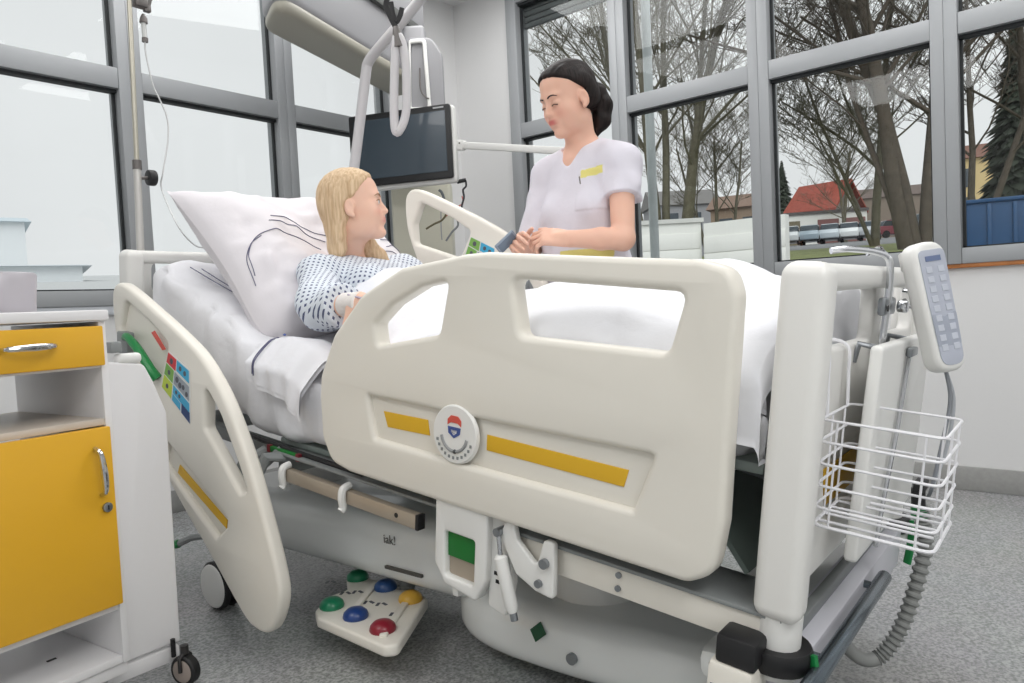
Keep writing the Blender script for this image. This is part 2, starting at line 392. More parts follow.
m_fir = mat('fir_needles', (52, 60, 48), .9, var=.3, vscale=1.5)
def fir(label, px, d, h, r, seed):
    R = np.random.default_rng(seed); b = az(px, d); V = []; F = []; n = 0
    for i in range(1500):
        t = R.random() ** .8; z = h * (.08 + .92 * t); a = R.random() * 2 * PI; l = r * (1 - t) * R.uniform(.5, 1.1) + .15
        u = A(math.cos(a), math.sin(a), -.25); s = A(-math.sin(a), math.cos(a), 0) * l * .22; p = b + A(0, 0, z)
        q = [p, p + u * l * .6 + s, p + u * l + A(0, 0, -.1 * l), p + u * l * .6 - s, p + u * l * .55 + A(0, 0, .15 * l)]
        V += q; F += [(n, n + 1, n + 4), (n + 1, n + 2, n + 4), (n + 2, n + 3, n + 4), (n + 3, n, n + 4)]; n += 5
    o = thing('fir_tree', label, 'tree', b, 'dark evergreen trees outside')
    put('foliage', (np.array(V), F), m_fir, o, ang=0); put('trunk', cyl(b - A(0, 0, .3), b + A(0, 0, h * .9), .22, 8, r2=.03), m_bark, o)
fir('dark fir tree behind the blue container, at the edge of the last window', 1020, 33, 8.2, 1.5, 1)
fir('green fir tree behind the red-roofed house', 787, 98, 10.5, 2.6, 2)

m_white = mat('white_siding', (232, 232, 226), .6)
m_red = mat('red_roof_tiles', (142, 68, 54), .8, var=.15, vscale=3)
m_dwall = mat('grey_timber_wall', (118, 112, 104), .8, var=.1)
m_pane = mat('dark_window', (70, 78, 84), .2)
def frame_at(px, d, yaw=0):
    b = az(px, d); f = nrm(A(b[0], b[1], 0)); r = np.cross(f, (0, 0, 1)); R = np.stack([r, f, A(0, 0, 1)])
    if yaw: R = R @ rot((0, 0, 1), yaw)
    return b, R                # rows: to the right, away, up
# white annex
b, R = frame_at(705, 9.2, 12)
ax = thing('annex_wall', 'white boarded low building corner outside the window by the nurse', 'building', b)
H = 1.86 - b[2]
def roofed(lo, hi, bev=0): return tf(box(lo, hi, bev), R, b)
put('wall', roofed((-2.6, .0, -.3), (.0, 2.2, H - .05)), m_white, ax); put('roof_edge', roofed((-2.65, -.03, H - .05), (.03, 2.25, H)), mat('roof_edge_metal', (205, 205, 200), .5), ax)
for k in range(8): put('board', roofed((-2.58, -.012, -.1 + k * .2), (-.02, .0, .09 + k * .2), .003), m_white, ax)
b, R = frame_at(748, 8.9, -22); H = 1.78 - b[2]
bx2 = thing('boarded_fence', 'white boarded wall outside, right of the low building corner', 'wall', b)
put('panel', tf(box((-.5, 0, -.3), (.47, .12, H)), R, b), m_white, bx2)
for k in range(8): put('board', tf(box((-.5, -.012, -.1 + k * .2), (.47, 0, .09 + k * .2), .003), R, b), m_white, bx2)
# pale bar added just outside the glass, standing in for a glazing reflection
put('glazing_reflection', cyl((4.35, 2.37, -.3), (4.35, 2.37, 3.4), .03, 16), mat('pale_bar', (200, 206, 206), .4), label='pale vertical bar outside the window behind the nurse, standing in for a glazing reflection', cat='reflection')
# red-roofed house
b, R = frame_at(817, 88, -28); b = b + A(0, 0, 1.1)
ho = thing('house', 'dark house with a steep red tiled roof beyond the garages', 'house', b)
R = R * 1.32
def hb(lo, hi): return tf(box(lo, hi), R, b)
put('wall', tf(join(box((-2.2, 0, -1), (1.7, 5, 2.2)), (A((1.7, 0, 2.2), (1.7, 5, 2.2), (1.7, 2.5, 4.2), (-2.2, 0, 2.2), (-2.2, 5, 2.2), (-2.2, 2.5, 4.2)).reshape(-1, 3), [(0, 1, 2), (3, 5, 4)])), R, b), m_dwall, ho, ang=0)
for s in (-1, 1):
    y0 = 2.5 + s * 2.9; V = A((-2.6, 2.5, 4.45), (2.1, 2.5, 4.45), (2.1, y0, 1.9), (-2.6, y0, 1.9)).reshape(-1, 3)
    put('roof', tf((np.concatenate([V, V - A(0, 0, .2)]), [(0, 1, 2, 3), (7, 6, 5, 4), (0, 4, 5, 1), (1, 5, 6, 2), (2, 6, 7, 3), (3, 7, 4, 0)]), R, b), m_red, ho, ang=0)
for x in (-1.2, .6): put('window', hb((x, -.05, .6), (x + .8, .02, 1.6)), m_pane, ho)
for y in (1.9, 2.7): put('window', hb((1.68, y, 2.1), (1.76, y + .55, 3.1)), mat('white_window', (222, 222, 218), .5), ho)
# garages
b, R = frame_at(826, 72, 10)
ga = thing('garage_row', 'low white garage row with brown doors behind the parked cars', 'garage', b)
R = R * np.array([[1.42], [1.2], [.98]])
put('wall', tf(box((-3, 0, -1), (2.6, 4, 2.75)), R, b), m_white, ga, ang=0); put('roof', tf(box((-3.1, -.15, 2.75), (2.7, 4.1, 3.0)), R, b), mat('dark_roof_felt', (96, 92, 90), .9), ga, ang=0)
for x, c in ((-2.6, (112, 104, 82)), (-.3, (134, 92, 88)), (1.25, (134, 96, 92))): put('garage_door', tf(box((x, -.06, -.2), (x + 1.25, .02, 2.2), .02), R, b), mat('garage_door_%d' % c[0] + str(c[1]), c, .6), ga, ang=0)
# other buildings
def block(name, label, px, d, w, dep, h, col, roofcol, wins, yaw=0, roof=.6):
    b, R = frame_at(px, d, yaw); o = thing(name, label, 'building', b)
    put('wall', tf(box((-w / 2, 0, -1), (w / 2, dep, h)), R, b), mat('render_' + name, col, .8), o, ang=0)
    e = .3; y = dep / 2; V = A((-w / 2 - e, -e, h), (w / 2 + e, -e, h), (w / 2 + e, dep + e, h), (-w / 2 - e, dep + e, h), (-w / 2 - e, y, h + roof), (w / 2 + e, y, h + roof)).reshape(-1, 3)
    put('roof', tf((V, [(3, 2, 1, 0), (0, 1, 5, 4), (2, 3, 4, 5), (1, 2, 5), (3, 0, 4)]), R, b), mat('roof_' + name, roofcol, .8), o, ang=0)
    for x, z in wins: put('window', tf(box((x, -.05, z), (x + .9, .02, z + 1.3)), R, b), m_pane, o, ang=0)
block('grey_house', 'grey house half hidden by the many-stemmed tree', 691, 66, 5.4, 5, 4.2, (150, 150, 152), (120, 118, 116), [(-1.6, .6), (.4, .6), (-1.6, 2.2), (.4, 2.2)], 15, 1.6)
block('brown_house', 'brown house with a low roof right of the grey house', 741, 54, 3.6, 5, 3.0, (140, 122, 104), (126, 104, 90), [(-1.2, 1.0), (.4, 1.0)], -10, 1.2)
block('yellow_house', 'pale yellow building behind trees above the blue container', 1020, 62, 8, 6, 5.2, (206, 182, 132), (120, 84, 70), [(-3.4, 1.2), (-1.4, 1.2), (.6, 1.2), (2.4, 1.2), (-3.4, 3.2), (-1.4, 3.2), (.6, 3.2), (2.4, 3.2)], 10, 1.4)
block('long_shed', 'distant dull brown house between the thick trunks', 893, 106, 9, 5, 5.2, (128, 116, 104), (104, 92, 86), [(-3, 1), (0, 1), (2.4, 1)], 5, 1.5)
block('pale_hall', 'pale hall seen low in the left window', -30, 46, 5.4, 6, 3.0, (226, 230, 232), (196, 208, 214), [], 0, .6)
block('white_shed', 'long white shed at the bottom of the left window', 20, 30, 4, 4, .55, (226, 230, 232), (206, 212, 216), [], 0, .2)
# blue container
b, R = frame_at(1010, 13.5, 6)
bc = thing('container', 'blue steel container standing outside the last window', 'container', b); H = 2.2 - b[2]
m_blue = mat('blue_painted_steel', (9, 66, 108), .5, var=.08, vscale=2)
put('body', tf(box((-.72, 0, -.2), (1.6, 1.5, H), .02), R, b), m_blue, bc); put('lid', tf(box((-.74, -.04, H - .06), (1.62, 1.54, H), .015), R, b), m_blue, bc)
for k in range(7): put('rib', tf(box((-.6 + .33 * k, -.04, -.2), (-.54 + .33 * k, 0, H - .08), .01), R, b), m_blue, bc)
# parked cars
m_tyre = mat('tyre_rubber', (30, 30, 32), .8); m_cglass = mat('car_glass', (54, 64, 70), .15)
def car(label, px, d, col, yaw):
    b, R = frame_at(px, d, yaw); o = thing('car', label, 'car', b, 'cars parked before the garages'); R = R * np.array([[.95], [.84], [1]]); R2 = np.stack([R[0], R[2], -R[1]])
    m = mat('car_paint_%d_%d_%d' % col, col, .3, coat=.5)
    def sec(pts, w, mm, nm): put(nm, tf(panel([fillet(pts, .12)], w, .08), R2, b), mm, o)
    sec([(-2.1, .3), (2.1, .3), (2.1, .75), (1.9, .9), (1.0, .98), (-2.0, .98), (-2.15, .7)], 1.7, m, 'body')
    sec([(-1.75, .94), (1.0, .94), (.35, 1.42), (-1.3, 1.42)], 1.5, m_cglass, 'windows_glass')
    sec([(-1.25, 1.38), (.35, 1.38), (.2, 1.47), (-1.1, 1.47)], 1.44, m, 'roof')
    for x in (-1.3, 1.3):
        for s in (-1, 1): put('wheel', tf(cyl((x, s * .88, .31), (x, s * .68, .31), .31, 16), R, b), m_tyre, o)
car('white car at the left end of the parked row', 794, 61, (206, 212, 214), 84)
car('silver-blue car, second from the left in the parked row', 814, 62, (150, 166, 176), 84)
car('pale grey car in the middle of the parked row', 834, 63, (190, 200, 206), 85)
car('white car just left of the slim bare tree', 853, 64, (222, 226, 226), 86)
car('light car parked behind the slim bare tree', 872, 65, (186, 190, 194), 86)
car('dark red car with a pale roof parked left of the thick trunks', 899, 68, (128, 66, 78), 30)
car('dark car parked behind the thick trunks', 934, 55, (60, 66, 70), 60)
car('small red car by the brown house', 742, 50, (170, 84, 72), 12)
# ================================================================== the bed
m_bed = mat('cream_plastic', (232, 228, 218), .42, coat=.08, spec=.4)
m_bed3 = mat('pale_white_plastic', (236, 235, 231), .4, coat=.08)
m_bed2 = mat('white_plastic', (234, 234, 231), .4)
m_yel = mat('yellow_strip', (226, 178, 40), .5)
m_green = mat('green_plastic', (24, 128, 66), .4)
m_greens = mat('green_sticker', (20, 116, 44), .5)
m_steel = mat('brushed_steel', (150, 154, 158), .3, .9)
m_chrome = mat('chrome', (206, 208, 212), .12, 1)
m_grey = mat('grey_painted_steel', (138, 142, 142), .5)
m_dgrey = mat('dark_grey_panel', (124, 134, 130), .5)
m_black = mat('black_plastic', (26, 26, 28), .5)
m_beige = mat('beige_aluminium', (176, 164, 148), .4, .3)
m_blued = mat('blue_mark', (62, 86, 150), .5); m_redm = mat('red_mark', (212, 88, 76), .5)
bedr = thing('hospital_bed', 'large cream hospital bed with yellow-striped side rails, tilted with the head end raised', 'bed', (BO[0], BO[1], 0))
def X(g, x0): return bed(tf((np.asarray(g[0])[:, [2, 0, 1]], g[1]), None, (x0, 0, 0)))       # panel drawn in (y,z)
def Yp(g, y0): V = np.asarray(g[0]); return bed((np.stack([V[:, 0], y0 - V[:, 2], V[:, 1]], 1), g[1]))   # panel drawn in (x,z)
HB = A(BA[0], BA[1], 0); HB = HB / np.linalg.norm(HB); UM = np.stack([BC, HB, A(0, 0, 1)])
def U(g): return tf(g, UM, (BO[0], BO[1], 0))           # level parts of the undercarriage: across, along, height
def u2w(*p): return A(*p) @ UM + A(BO[0], BO[1], 0)

# ---- foot-half side rail
FO = [(.075, -.21), (.078, -.05), (.08, .165), (.095, .205), (.15, .217), (.334, .216), (.60, .2155), (.66, .209), (.709, .199), (.843, .173), (.975, .104),
      (1.072, .002), (1.122, -.105), (1.124, -.16), (1.112, -.262), (1.075, -.316), (1.01, -.327), (.483, -.327), (.13, -.327), (.085, -.30)]
FO = fillet(FO, .05, 4)
H1 = fillet([(.532, .166), (.168, .163), (.192, .059), (.507, .055)], [.02, .018, .02, .02], 4)
H2 = fillet([(.701, .152), (.78, .135), (.87, .088), (.925, .04), (.916, -.008), (.722, .037)], [.012, .05, .05, .012, .012, .02], 4)
H3 = fillet([(.945, -.128), (.544, -.126), (.206, -.12), (.24, -.226), (.54, -.228), (.918, -.226)], [.006] * 6, 2)
def big(o, d):
    o = np.array(o); c = o.mean(0); v = o - c; return c + v * (1 + d / np.linalg.norm(v, axis=1)[:, None])
def foot_rail(sgn, x_out, dz=0.):
    """sgn -1: outer face towards -x"""
    t = .05; xc = x_out - sgn * t / 2; D = (0, 0, dz)
    def z(g): return tf(g, None, BM.T @ A(0, 0, 0) + BN * dz)
    r = put('side_rail', z(X(panel([FO, H1, H2, H3], t, .013, 3), xc)), m_bed, bedr, ang=40)
    put('recess', z(X(panel([fillet(big(H3, .015), .01, 2)], .018, .003), x_out - sgn * .024)), m_bed, r)
    for q in ([(.901, -.16), (.758, -.156), (.751, -.19), (.886, -.195)], [(.588, -.157), (.258, -.16), (.266, -.193), (.588, -.19)]):
        put('stripe', z(X(panel([A(*q).reshape(-1, 2)], .003, .001), x_out - sgn * .0145)), m_yel, r, label='yellow stripe')
    # tilt indicator dial
    cy, cz = .663, -.168; xo = x_out + sgn * .004
    def disc(r_, t_, off, cyy=cy, czz=cz, n=40): return z(bed(cyl((xo + sgn * off, cyy, czz), (xo + sgn * (off - t_), cyy, czz), r_, n)))
    d = put('angle_dial', join(z(bed(tube([(xo + sgn * .002 * k, cy, cz) for k in (-4, -1.5, 0)], [.064, .063, .06], 48)))), m_bed2, r, label='round tilt indicator dial with an emblem')
    tk = []
    for a in np.linspace(200, 340, 11):
        a = math.radians(a); p = A(xo + sgn * .001, cy + .05 * math.cos(a), cz + .05 * math.sin(a)); tk.append(bed(box(p - A(.0008, .0025, .003), p + A(.0008, .0025, .003))))
    put('tick_marks', z(join(*tk)), m_grey, d, ang=0)
    arc = [(xo + sgn * .0005, cy + .036 * math.cos(math.radians(a)), cz + .036 * math.sin(math.radians(a))) for a in np.linspace(190, 350, 24)]
    put('scale_tube', z(bed(tube(arc, .0035, 8))), mat('pale_grey_tube', (150, 152, 152), .3), d)
    put('level_ball', z(bed(lathe([(0.0005, -.005), (.004, -.003), (.005, 0), (.004, .003), (.0005, .005)], 12, None, (xo + sgn * .001, cy - .004, cz - .036)))), mat('ball_dark', (70, 72, 74), .3), d)
    def flat(q, m, nm): put(nm, z(X(panel([np.array(q) + A(cy, cz + .022)], .0014, .0002), xo + sgn * .0008)), m, d, ang=0)
    flat([(.019, -.003), (.019, .009), (.010, .018), (-.010, .018), (-.019, .009), (-.019, -.003), (-.010, .003), (.010, .003)], m_redm, 'emblem')
    flat([(.018, -.006), (-.018, -.006), (-.016, -.02), (0, -.03), (.016, -.02)], m_blued, 'emblem')
    flat([(.009, -.012), (-.009, -.012), (-.008, -.018), (0, -.024), (.008, -.018)], mat('emblem_white', (236, 236, 240), .5), 'emblem')
    return r
foot_rail(-1, -.072)
foot_rail(1, .862, -.06)

# ---- head-half side rail
HO = catmull([(2.046, .05), (2.006, .075), (1.93, .060), (1.773, .005), (1.64, -.045), (1.526, -.098), (1.42, -.185), (1.345, -.277), (1.285, -.369), (1.225, -.483), (1.170, -.603), (1.156, -.67), (1.178, -.741),
              (1.215, -.782), (1.27, -.788), (1.33, -.765), (1.508, -.636), (1.655, -.534), (1.80, -.41), (1.93, -.27), (2.02, -.12), (2.048, -.02)], 4, True)
G1 = fillet([(1.507, -.175), (1.43, -.245), (1.345, -.36), (1.305, -.425), (1.335, -.437), (1.51, -.295)], [.015, .03, .03, .008, .008, .015], 3)
G2 = fillet([(1.965, .025), (1.80, -.035), (1.70, -.085), (1.75, -.185), (1.99, -.135), (2.0, -.06)], .02, 3)
G3 = fillet([(1.72, -.375), (1.675, -.395), (1.40, -.52), (1.40, -.545), (1.45, -.59), (1.74, -.44)], .006, 2)
ST = A((1.695, -.103), (1.578, -.143), (1.576, -.298), (1.738, -.213)).reshape(-1, 2)      # control sticker corners: TL TR BR BL
m_ic = mat('sticker_icons', (86, 88, 96), .6)
def lerp(q, u, v): return (1 - v) * ((1 - u) * q[0] + u * q[1]) + v * ((1 - u) * q[3] + u * q[2])
def head_rail(sgn, x_out, dy=0, dz=0, inner=False):
    t = .040; xc = x_out - sgn * t / 2; sh = BA * dy + BN * dz
    def z(g): return tf(g, None, sh)
    r = put('side_rail', z(X(panel([HO, G1, G2, G3], t, .013, 3), xc)), m_bed, bedr, ang=40)
    for G in ((G3,) if inner else (G2, G3)): put('recess', z(X(panel([big(G, .014)], .016, .003), x_out - sgn * .026)), m_bed, r)
    put('stripe', z(X(panel([A((1.672, -.435), (1.42, -.537), (1.425, -.562), (1.684, -.462)).reshape(-1, 2)], .003, .001), x_out - sgn * .0165)), m_yel, r, label='yellow stripe')
    xs = (x_out - sgn * (t + .0004)) if inner else (x_out + sgn * .0012)
    st = put('control_sticker', z(X(panel([fillet(ST, .006, 3)], .002, .0004), xs)), mat('sticker_white', (214, 216, 214), .5), r, label='coloured control sticker')
    xs += (-sgn if inner else sgn) * .0012
    def patch(u0, v0, u1, v1, c):
        q = A(*lerp(ST, u0, v0), *lerp(ST, u1, v0), *lerp(ST, u1, v1), *lerp(ST, u0, v1)).reshape(-1, 2)
        put('colour_field', z(X(panel([q], .0016, .0002), xs)), mat('sticker_%d_%d_%d' % c, c, .5), st, ang=0)
    patch(.02, .02, .40, .28, (124, 174, 84) if inner else (206, 60, 64)); patch(.44, .02, .97, .25, (60, 168, 208)); patch(.02, .31, .34, .60, (124, 174, 84)); patch(.02, .63, .34, .97, (186, 204, 70))
    patch(.38, .31, .97, .58, (150, 158, 166)); patch(.38, .62, .97, .80, (62, 164, 204)); patch(.38, .82, .66, .97, (62, 164, 204)); patch(.70, .78, .98, .98, (30, 58, 110))
    ic = []
    for (u, v, w) in ((.21, .15, .06), (.18, .45, .05), (.18, .8, .05), (.5, .42, .06), (.62, .47, .06), (.75, .44, .05), (.88, .5, .05), (.5, .7, .04), (.62, .7, .04), (.8, .14, .05), (.6, .13, .05)):
        p = lerp(ST, u, v); ic.append(X(panel([A(*p) + .07 * w * 2.2 * np.array([(math.cos(a), math.sin(a)) for a in np.linspace(0, 2 * PI, 8, endpoint=False)])], .0012, .0002), xs + (-sgn if inner else sgn) * .0008))
    put('icons', z(join(*ic)), m_ic, st, ang=0)
    return r
nh = head_rail(-1, -.16)
head_rail(1, .885, -.25, .375, True)
lv = catmull([(-.150, 1.99, -.098), (-.17, 1.93, -.085), (-.178, 1.85, -.11), (-.175, 1.775, -.165), (-.165, 1.755, -.19)], 6)
put('release_handle', bed(tube(lv, np.linspace(.011, .015, len(lv)), 10)), m_green, nh, label='green release handle')
put('handle_socket', bed(box((-.165, 1.945, -.145), (-.13, 2.015, -.075), .006)), m_grey, nh)
put('red_mark', X(panel([A((1.80, -.06), (1.735, -.105), (1.715, -.10), (1.78, -.052)).reshape(-1, 2)], .002, .0004), -.1585), m_redm, nh)
for y, zz in ((1.35, -.36), (1.46, -.40)):       # swing arms of the rail
    put('rail_arm', bed(tube([(-.118, y + .03, zz - .12), (-.07, y, zz), (-.01, y - .02, -.37)], .016, 10)), m_grey, bedr)

# ---- foot board and head board
def board(name, y0, w, outer, zt):
    s = 1 if outer < 0 else -1
    def post(x):
        s_ = 1 if x < .1 else -1
        return tf(panel([fillet([(-.046, -.042), (.016, -.042), (.016, .035), (-.046, .035)] if s_ > 0 else [(-.016, -.042), (.046, -.042), (.046, .035), (-.016, .035)], .022, 5)], zt + .36, .026, 5), None, (x, y0, (zt - .36) / 2))
    rail = box((-.02, y0 - .030, zt - .046), (w + .02, y0 + .024, zt - .002), .016, 4)
    fb = put(name, bed(join(post(0), post(w), rail)), m_bed3, bedr, ang=60)
    hi = zt - .012
    ol = [(0, -.33), (w, -.33), (w, hi), (0, hi)]
    q1 = fillet([(.045, .172), (.335, .178), (.385, .075), (.06, .078)], .02, 3); q2 = fillet([(w - .335, .178), (w - .045, .172), (w - .06, .078), (w - .385, .075)], .02, 3)
    q1 = fillet([(.03, .172), (.40, .177), (.405, .075), (.035, .075)], .02, 3); q2 = fillet([(w - .36, .177), (w - .03, .172), (w - .035, .075), (w - .365, .075)], .02, 3)
    q3 = fillet([(.13, -.125), (w - .13, -.125), (w - .17, -.25), (.17, -.25)], .01, 3)
    q = [q1, q2, q3] if outer < 0 else [fillet([(.05, zt - .045), (w - .05, zt - .045), (w - .05, .03), (.05, .03)], .02, 3), q3]
    put('panel', Yp(panel([A(*sum(ol, ())).reshape(-1, 2)] + q, .03, .008, 2), y0), m_bed3, fb)
    put('panel_back', Yp(panel([big(q3, .01)], .01, .002), y0 + .004 * s), m_bed3, fb)
    put('stripe', Yp(panel([A((.175, -.15), (w - .175, -.15), (w - .205, -.225), (.205, -.225)).reshape(-1, 2)], .003, .001), y0 - .0035 * s), m_yel, fb, label='yellow stripe')
    for x in (0, w): put('post_foot', bed(cyl((x, y0, -.46), (x, y0, -.355), .037, 20)), m_bed2, fb)
    return fb
FBW = .84
fbo = board('footboard', -.006, FBW, -1, .222)
hbo = board('headboard', 2.235, FBW, 1, .175)
for x in (0, FBW):
    put('bumper_ring', bed(lathe([(.038, -.018), (.054, -.018), (.057, -.012), (.057, .012), (.054, .018), (.038, .018)], 24, None, (x, -.006, -.425))), m_black, bedr)
    put('bumper_roller', bed(lathe([(.01, -.014), (.04, -.014), (.046, -.008), (.046, .008), (.03, .016), (.01, .02)], 28, None, (x + .03, -.02, -.455))), m_bed2, bedr) if x else None
    put('green_strap', bed(tube(catmull([(x, -.062, -.41), (x - .004, -.07, -.45), (x - .006, -.066, -.52)], 5), .011, 8, sq=.5)), m_green, bedr, label='green strap')
put('bumper_block', bed(box((-.085, .0, -.435), (-.02, .068, -.385), .008)), m_black, bedr)
crn = put('corner_housing', bed(box((-.09, -.0, -.70), (-.01, .078, -.432), .012)), m_bed, bedr)
put('housing_label', bed(join(*[box((-.0912, .03 + .014 * (k % 3), -.475 - .012 * (k // 3)), (-.09, .04 + .014 * (k % 3), -.469 - .012 * (k // 3))) for k in range(5)])), m_ic, crn, ang=0)

# ---- frame
put('side_beam', bed(box((-.03, 0, -.415), (.02, .60, -.36), .004)), m_bed, bedr)
put('side_beam', bed(box((FBW - .02, 0, -.415), (FBW + .03, 1.9, -.36), .004)), m_bed, bedr)
put('top_plate', bed(box((-.035, -.02, -.36), (.10, 1.36, -.352), .002)), m_grey, bedr)
put('top_plate', bed(box((FBW - .10, -.02, -.36), (FBW + .035, 1.9, -.352), .002)), m_grey, bedr)
put('cross_beam', bed(box((.03, -.05, -.52), (FBW - .03, .02, -.425), .006)), mat('cool_white_steel', (214, 214, 222), .4), bedr)
put('cross_beam_lip', bed(box((.03, -.02, -.425), (FBW - .03, .0, -.40), .003)), m_grey, bedr)
put('cross_beam', bed(box((0, 1.34, -.42), (FBW, 1.40, -.36), .004)), m_grey, bedr)
put('cross_beam', bed(box((0, 1.9, -.42), (FBW, 1.96, -.36), .004)), m_grey, bedr)
for x in (.06, FBW - .06): put('head_beam', bed(box((x - .02, 1.38, -.41), (x + .02, 2.24, -.37), .004)), m_grey, bedr)
put('bolt', bed(join(cyl((-.034, .28, -.372), (-.028, .28, -.372), .006), cyl((-.034, .28, -.398), (-.028, .28, -.398), .006))), m_steel, bedr)
ar = put('accessory_rail', bed(box((-.05, .795, -.420), (-.028, 1.31, -.386), .002)), m_beige, bedr, label='beige accessory rail')
put('end_cap', bed(box((-.051, .788, -.421), (-.027, .797, -.385), .001)), m_black, ar)
put('hole', bed(cyl((-.0508, .86, -.402), (-.048, .86, -.402), .006)), m_black, ar)
for y in (1.295, 1.045):
    put('hook', bed(tube(catmull([(-.035, y, -.376), (-.056, y, -.382), (-.060, y, -.405), (-.056, y, -.428), (-.062, y, -.437)], 5), .010, 8)), m_bed2, ar, label='white plastic hook')
# bracket with the green window
br = put('rail_bracket', X(panel([fillet([(.725, -.31), (.575, -.31), (.575, -.47), (.60, -.522), (.69, -.51), (.722, -.47)], .012, 3), fillet([(.694, -.39), (.608, -.39), (.608, -.49), (.69, -.49)], .008, 3)], .036, .006), -.045), m_bed2, bedr)
put('window_back', bed(box((-.046, .60, -.50), (-.038, .70, -.38))), m_beige, br)
put('green_window', bed(box((-.051, .606, -.448), (-.044, .696, -.391), .001)), m_greens, br)
put('latch', bed(box((-.055, .655, -.535), (-.03, .675, -.505), .006)), m_bed2, br)
pl = put('pivot_plate', X(panel([fillet([(.578, -.32), (.535, -.32), (.515, -.46), (.53, -.54), (.58, -.53)], .012, 3)], .02, .005), -.035), m_bed2, bedr)
put('arrow_mark', bed(join(box((-.046, .553, -.455), (-.0448, .565, -.447)), box((-.046, .548, -.472), (-.0448, .560, -.464)))), m_black, pl, ang=0)
put('gas_spring', bed(tube([(-.06, .548, -.345), (-.06, .538, -.405)], .005, 10)), m_chrome, bedr, label='chrome piston rod')
gs = put('gas_spring', bed(tube([(-.06, .539, -.400), (-.06, .538, -.406), (-.06, .505, -.50), (-.06, .500, -.512)], [.009, .014, .014, .009], 14)), m_bed2, bedr)
put('eyelet', bed(tube([(-.06, .500, -.512), (-.06, .495, -.527)], .008, 10)), m_steel, gs)
hp = put('hinge_plate', X(panel([fillet([(.52, -.30), (.50, -.36), (.45, -.40), (.435, -.34), (.41, -.34), (.405, -.455), (.45, -.45), (.50, -.43), (.545, -.36)], .01, 3)], .016, .004), -.05), m_bed2, bedr)
put('bolt', bed(join(cyl((-.068, .428, -.385), (-.055, .428, -.385), .010), cyl((-.066, .44, -.43), (-.055, .44, -.43), .008))), m_steel, hp)
put('pivot_pin', bed(cyl((-.07, .545, -.352), (0, .545, -.352), .009)), m_steel, bedr)
# platform under the mattress
put('mattress_platform', bed(box((.0, .04, -.135), (FBW, .52, -.115), .006)), m_dgrey, bedr)
put('mattress_platform', bed(tf(box((.0, 0, -.012), (FBW, .56, .012), .006), rot((1, 0, 0), -23), (0, .53, -.125))), m_dgrey, bedr)
put('mattress_platform', bed(box((.02, 1.06, -.35), (FBW, 1.42, -.332), .006)), m_dgrey, bedr)
put('mattress_platform', bed(tf(box((.06, 0, -.012), (FBW, .82, .012), .006), rot((1, 0, 0), 24), (0, 1.42, -.34))), m_dgrey, bedr)
put('platform_edge', bed(tube([(-.014, 1.02, -.348), (-.014, 1.25, -.346), (-.014, 1.45, -.344), (-.014, 1.62, -.335)], .007, 8)), m_black, bedr)
ls = put('level_scale', bed(box((-.03, 1.27, -.362), (-.012, 1.40, -.346), .002)), m_greens, bedr)
put('scale_end', bed(join(box((-.031, 1.262, -.364), (-.011, 1.276, -.344)), box((-.031, 1.394, -.364), (-.011, 1.408, -.344)))), mat('maroon_plastic', (120, 36, 46), .5), ls, ang=0)
for y0, z0, y1, z1 in ((.12, -.14, .02, -.33), (.3, -.14, .1, -.36)):
    put('support_wire', bed(tube([(.05, y0, z0), (.3, (y0 + y1) / 2, (z0 + z1) / 2), (.6, y1, z1)], .005, 8)), m_steel, bedr)
put('calf_panel', bed(tf(box((.05, 0, -.005), (FBW - .05, .26, .005)), rot((1, 0, 0), 50), (0, .07, -.33))), mat('grey_green_panel', (118, 132, 126), .5), bedr)
put('lever_rod', bed(tube([(-.015, 1.36, -.35), (-.06, 1.39, -.40), (-.05, 1.45, -.44)], .012, 8)), m_grey, bedr)
# undercarriage, level on the floor
m_cov = mat('undercarriage_cover', (240, 243, 242), .25, coat=.4)
put('base_cover', U(box((.12, .85, .15), (.66, 2.02, .345), .07, 5)), m_cov, bedr, ang=60)
def dome():
    outl = np.array([(.13, .40), (.15, .22), (.24, .14), (.5, .14), (.64, .24), (.66, .6), (.62, .90), (.5, .97), (.24, .97), (.13, .80)])
    p = panel([catmull(outl, 5, True)], .15, .06, 6); return U(tf(p, None, (0, 0, .115)))
dm = put('column_cover', dome(), m_cov, bedr, ang=60)
put('green_mark', U(tf(box((-.016, -.016, -.001), (.016, .016, .001)), rot((0, 0, 1), 45) @ rot((0, 1, 0), -60), (.119, .63, .150))), mat('dark_green_sticker', (18, 84, 56), .5), dm, ang=0)
put('key_switch', U(cyl((.14, .54, .11), (.115, .54, .11), .013)), m_steel, dm)
put('lifting_column', U(join(cyl((.33, .60, .15), (.33, .60, .34), .115, 32), cyl((.33, .60, .34), (.33, .60, .42), .10, 32))), m_bed2, bedr, ang=60)
put('lifting_column', U(join(cyl((.33, 1.72, .3), (.33, 1.72, .44), .105, 32), cyl((.33, 1.72, .44), (.33, 1.72, .56), .09, 32))), m_bed2, bedr, ang=60)
put('base_text', U(tf(text('iak!', .035), np.array([[0, -1., 0], [0, 0, 1], [-1, 0, 0]]), (.118, 1.12, .285))), mat('faint_print', (120, 120, 118), .6), bedr, ang=0)
put('pull_slot', U(box((.113, 1.0, .205), (.122, 1.14, .213))), mat('slot_shadow', (90, 88, 84), .6), bedr, ang=0)
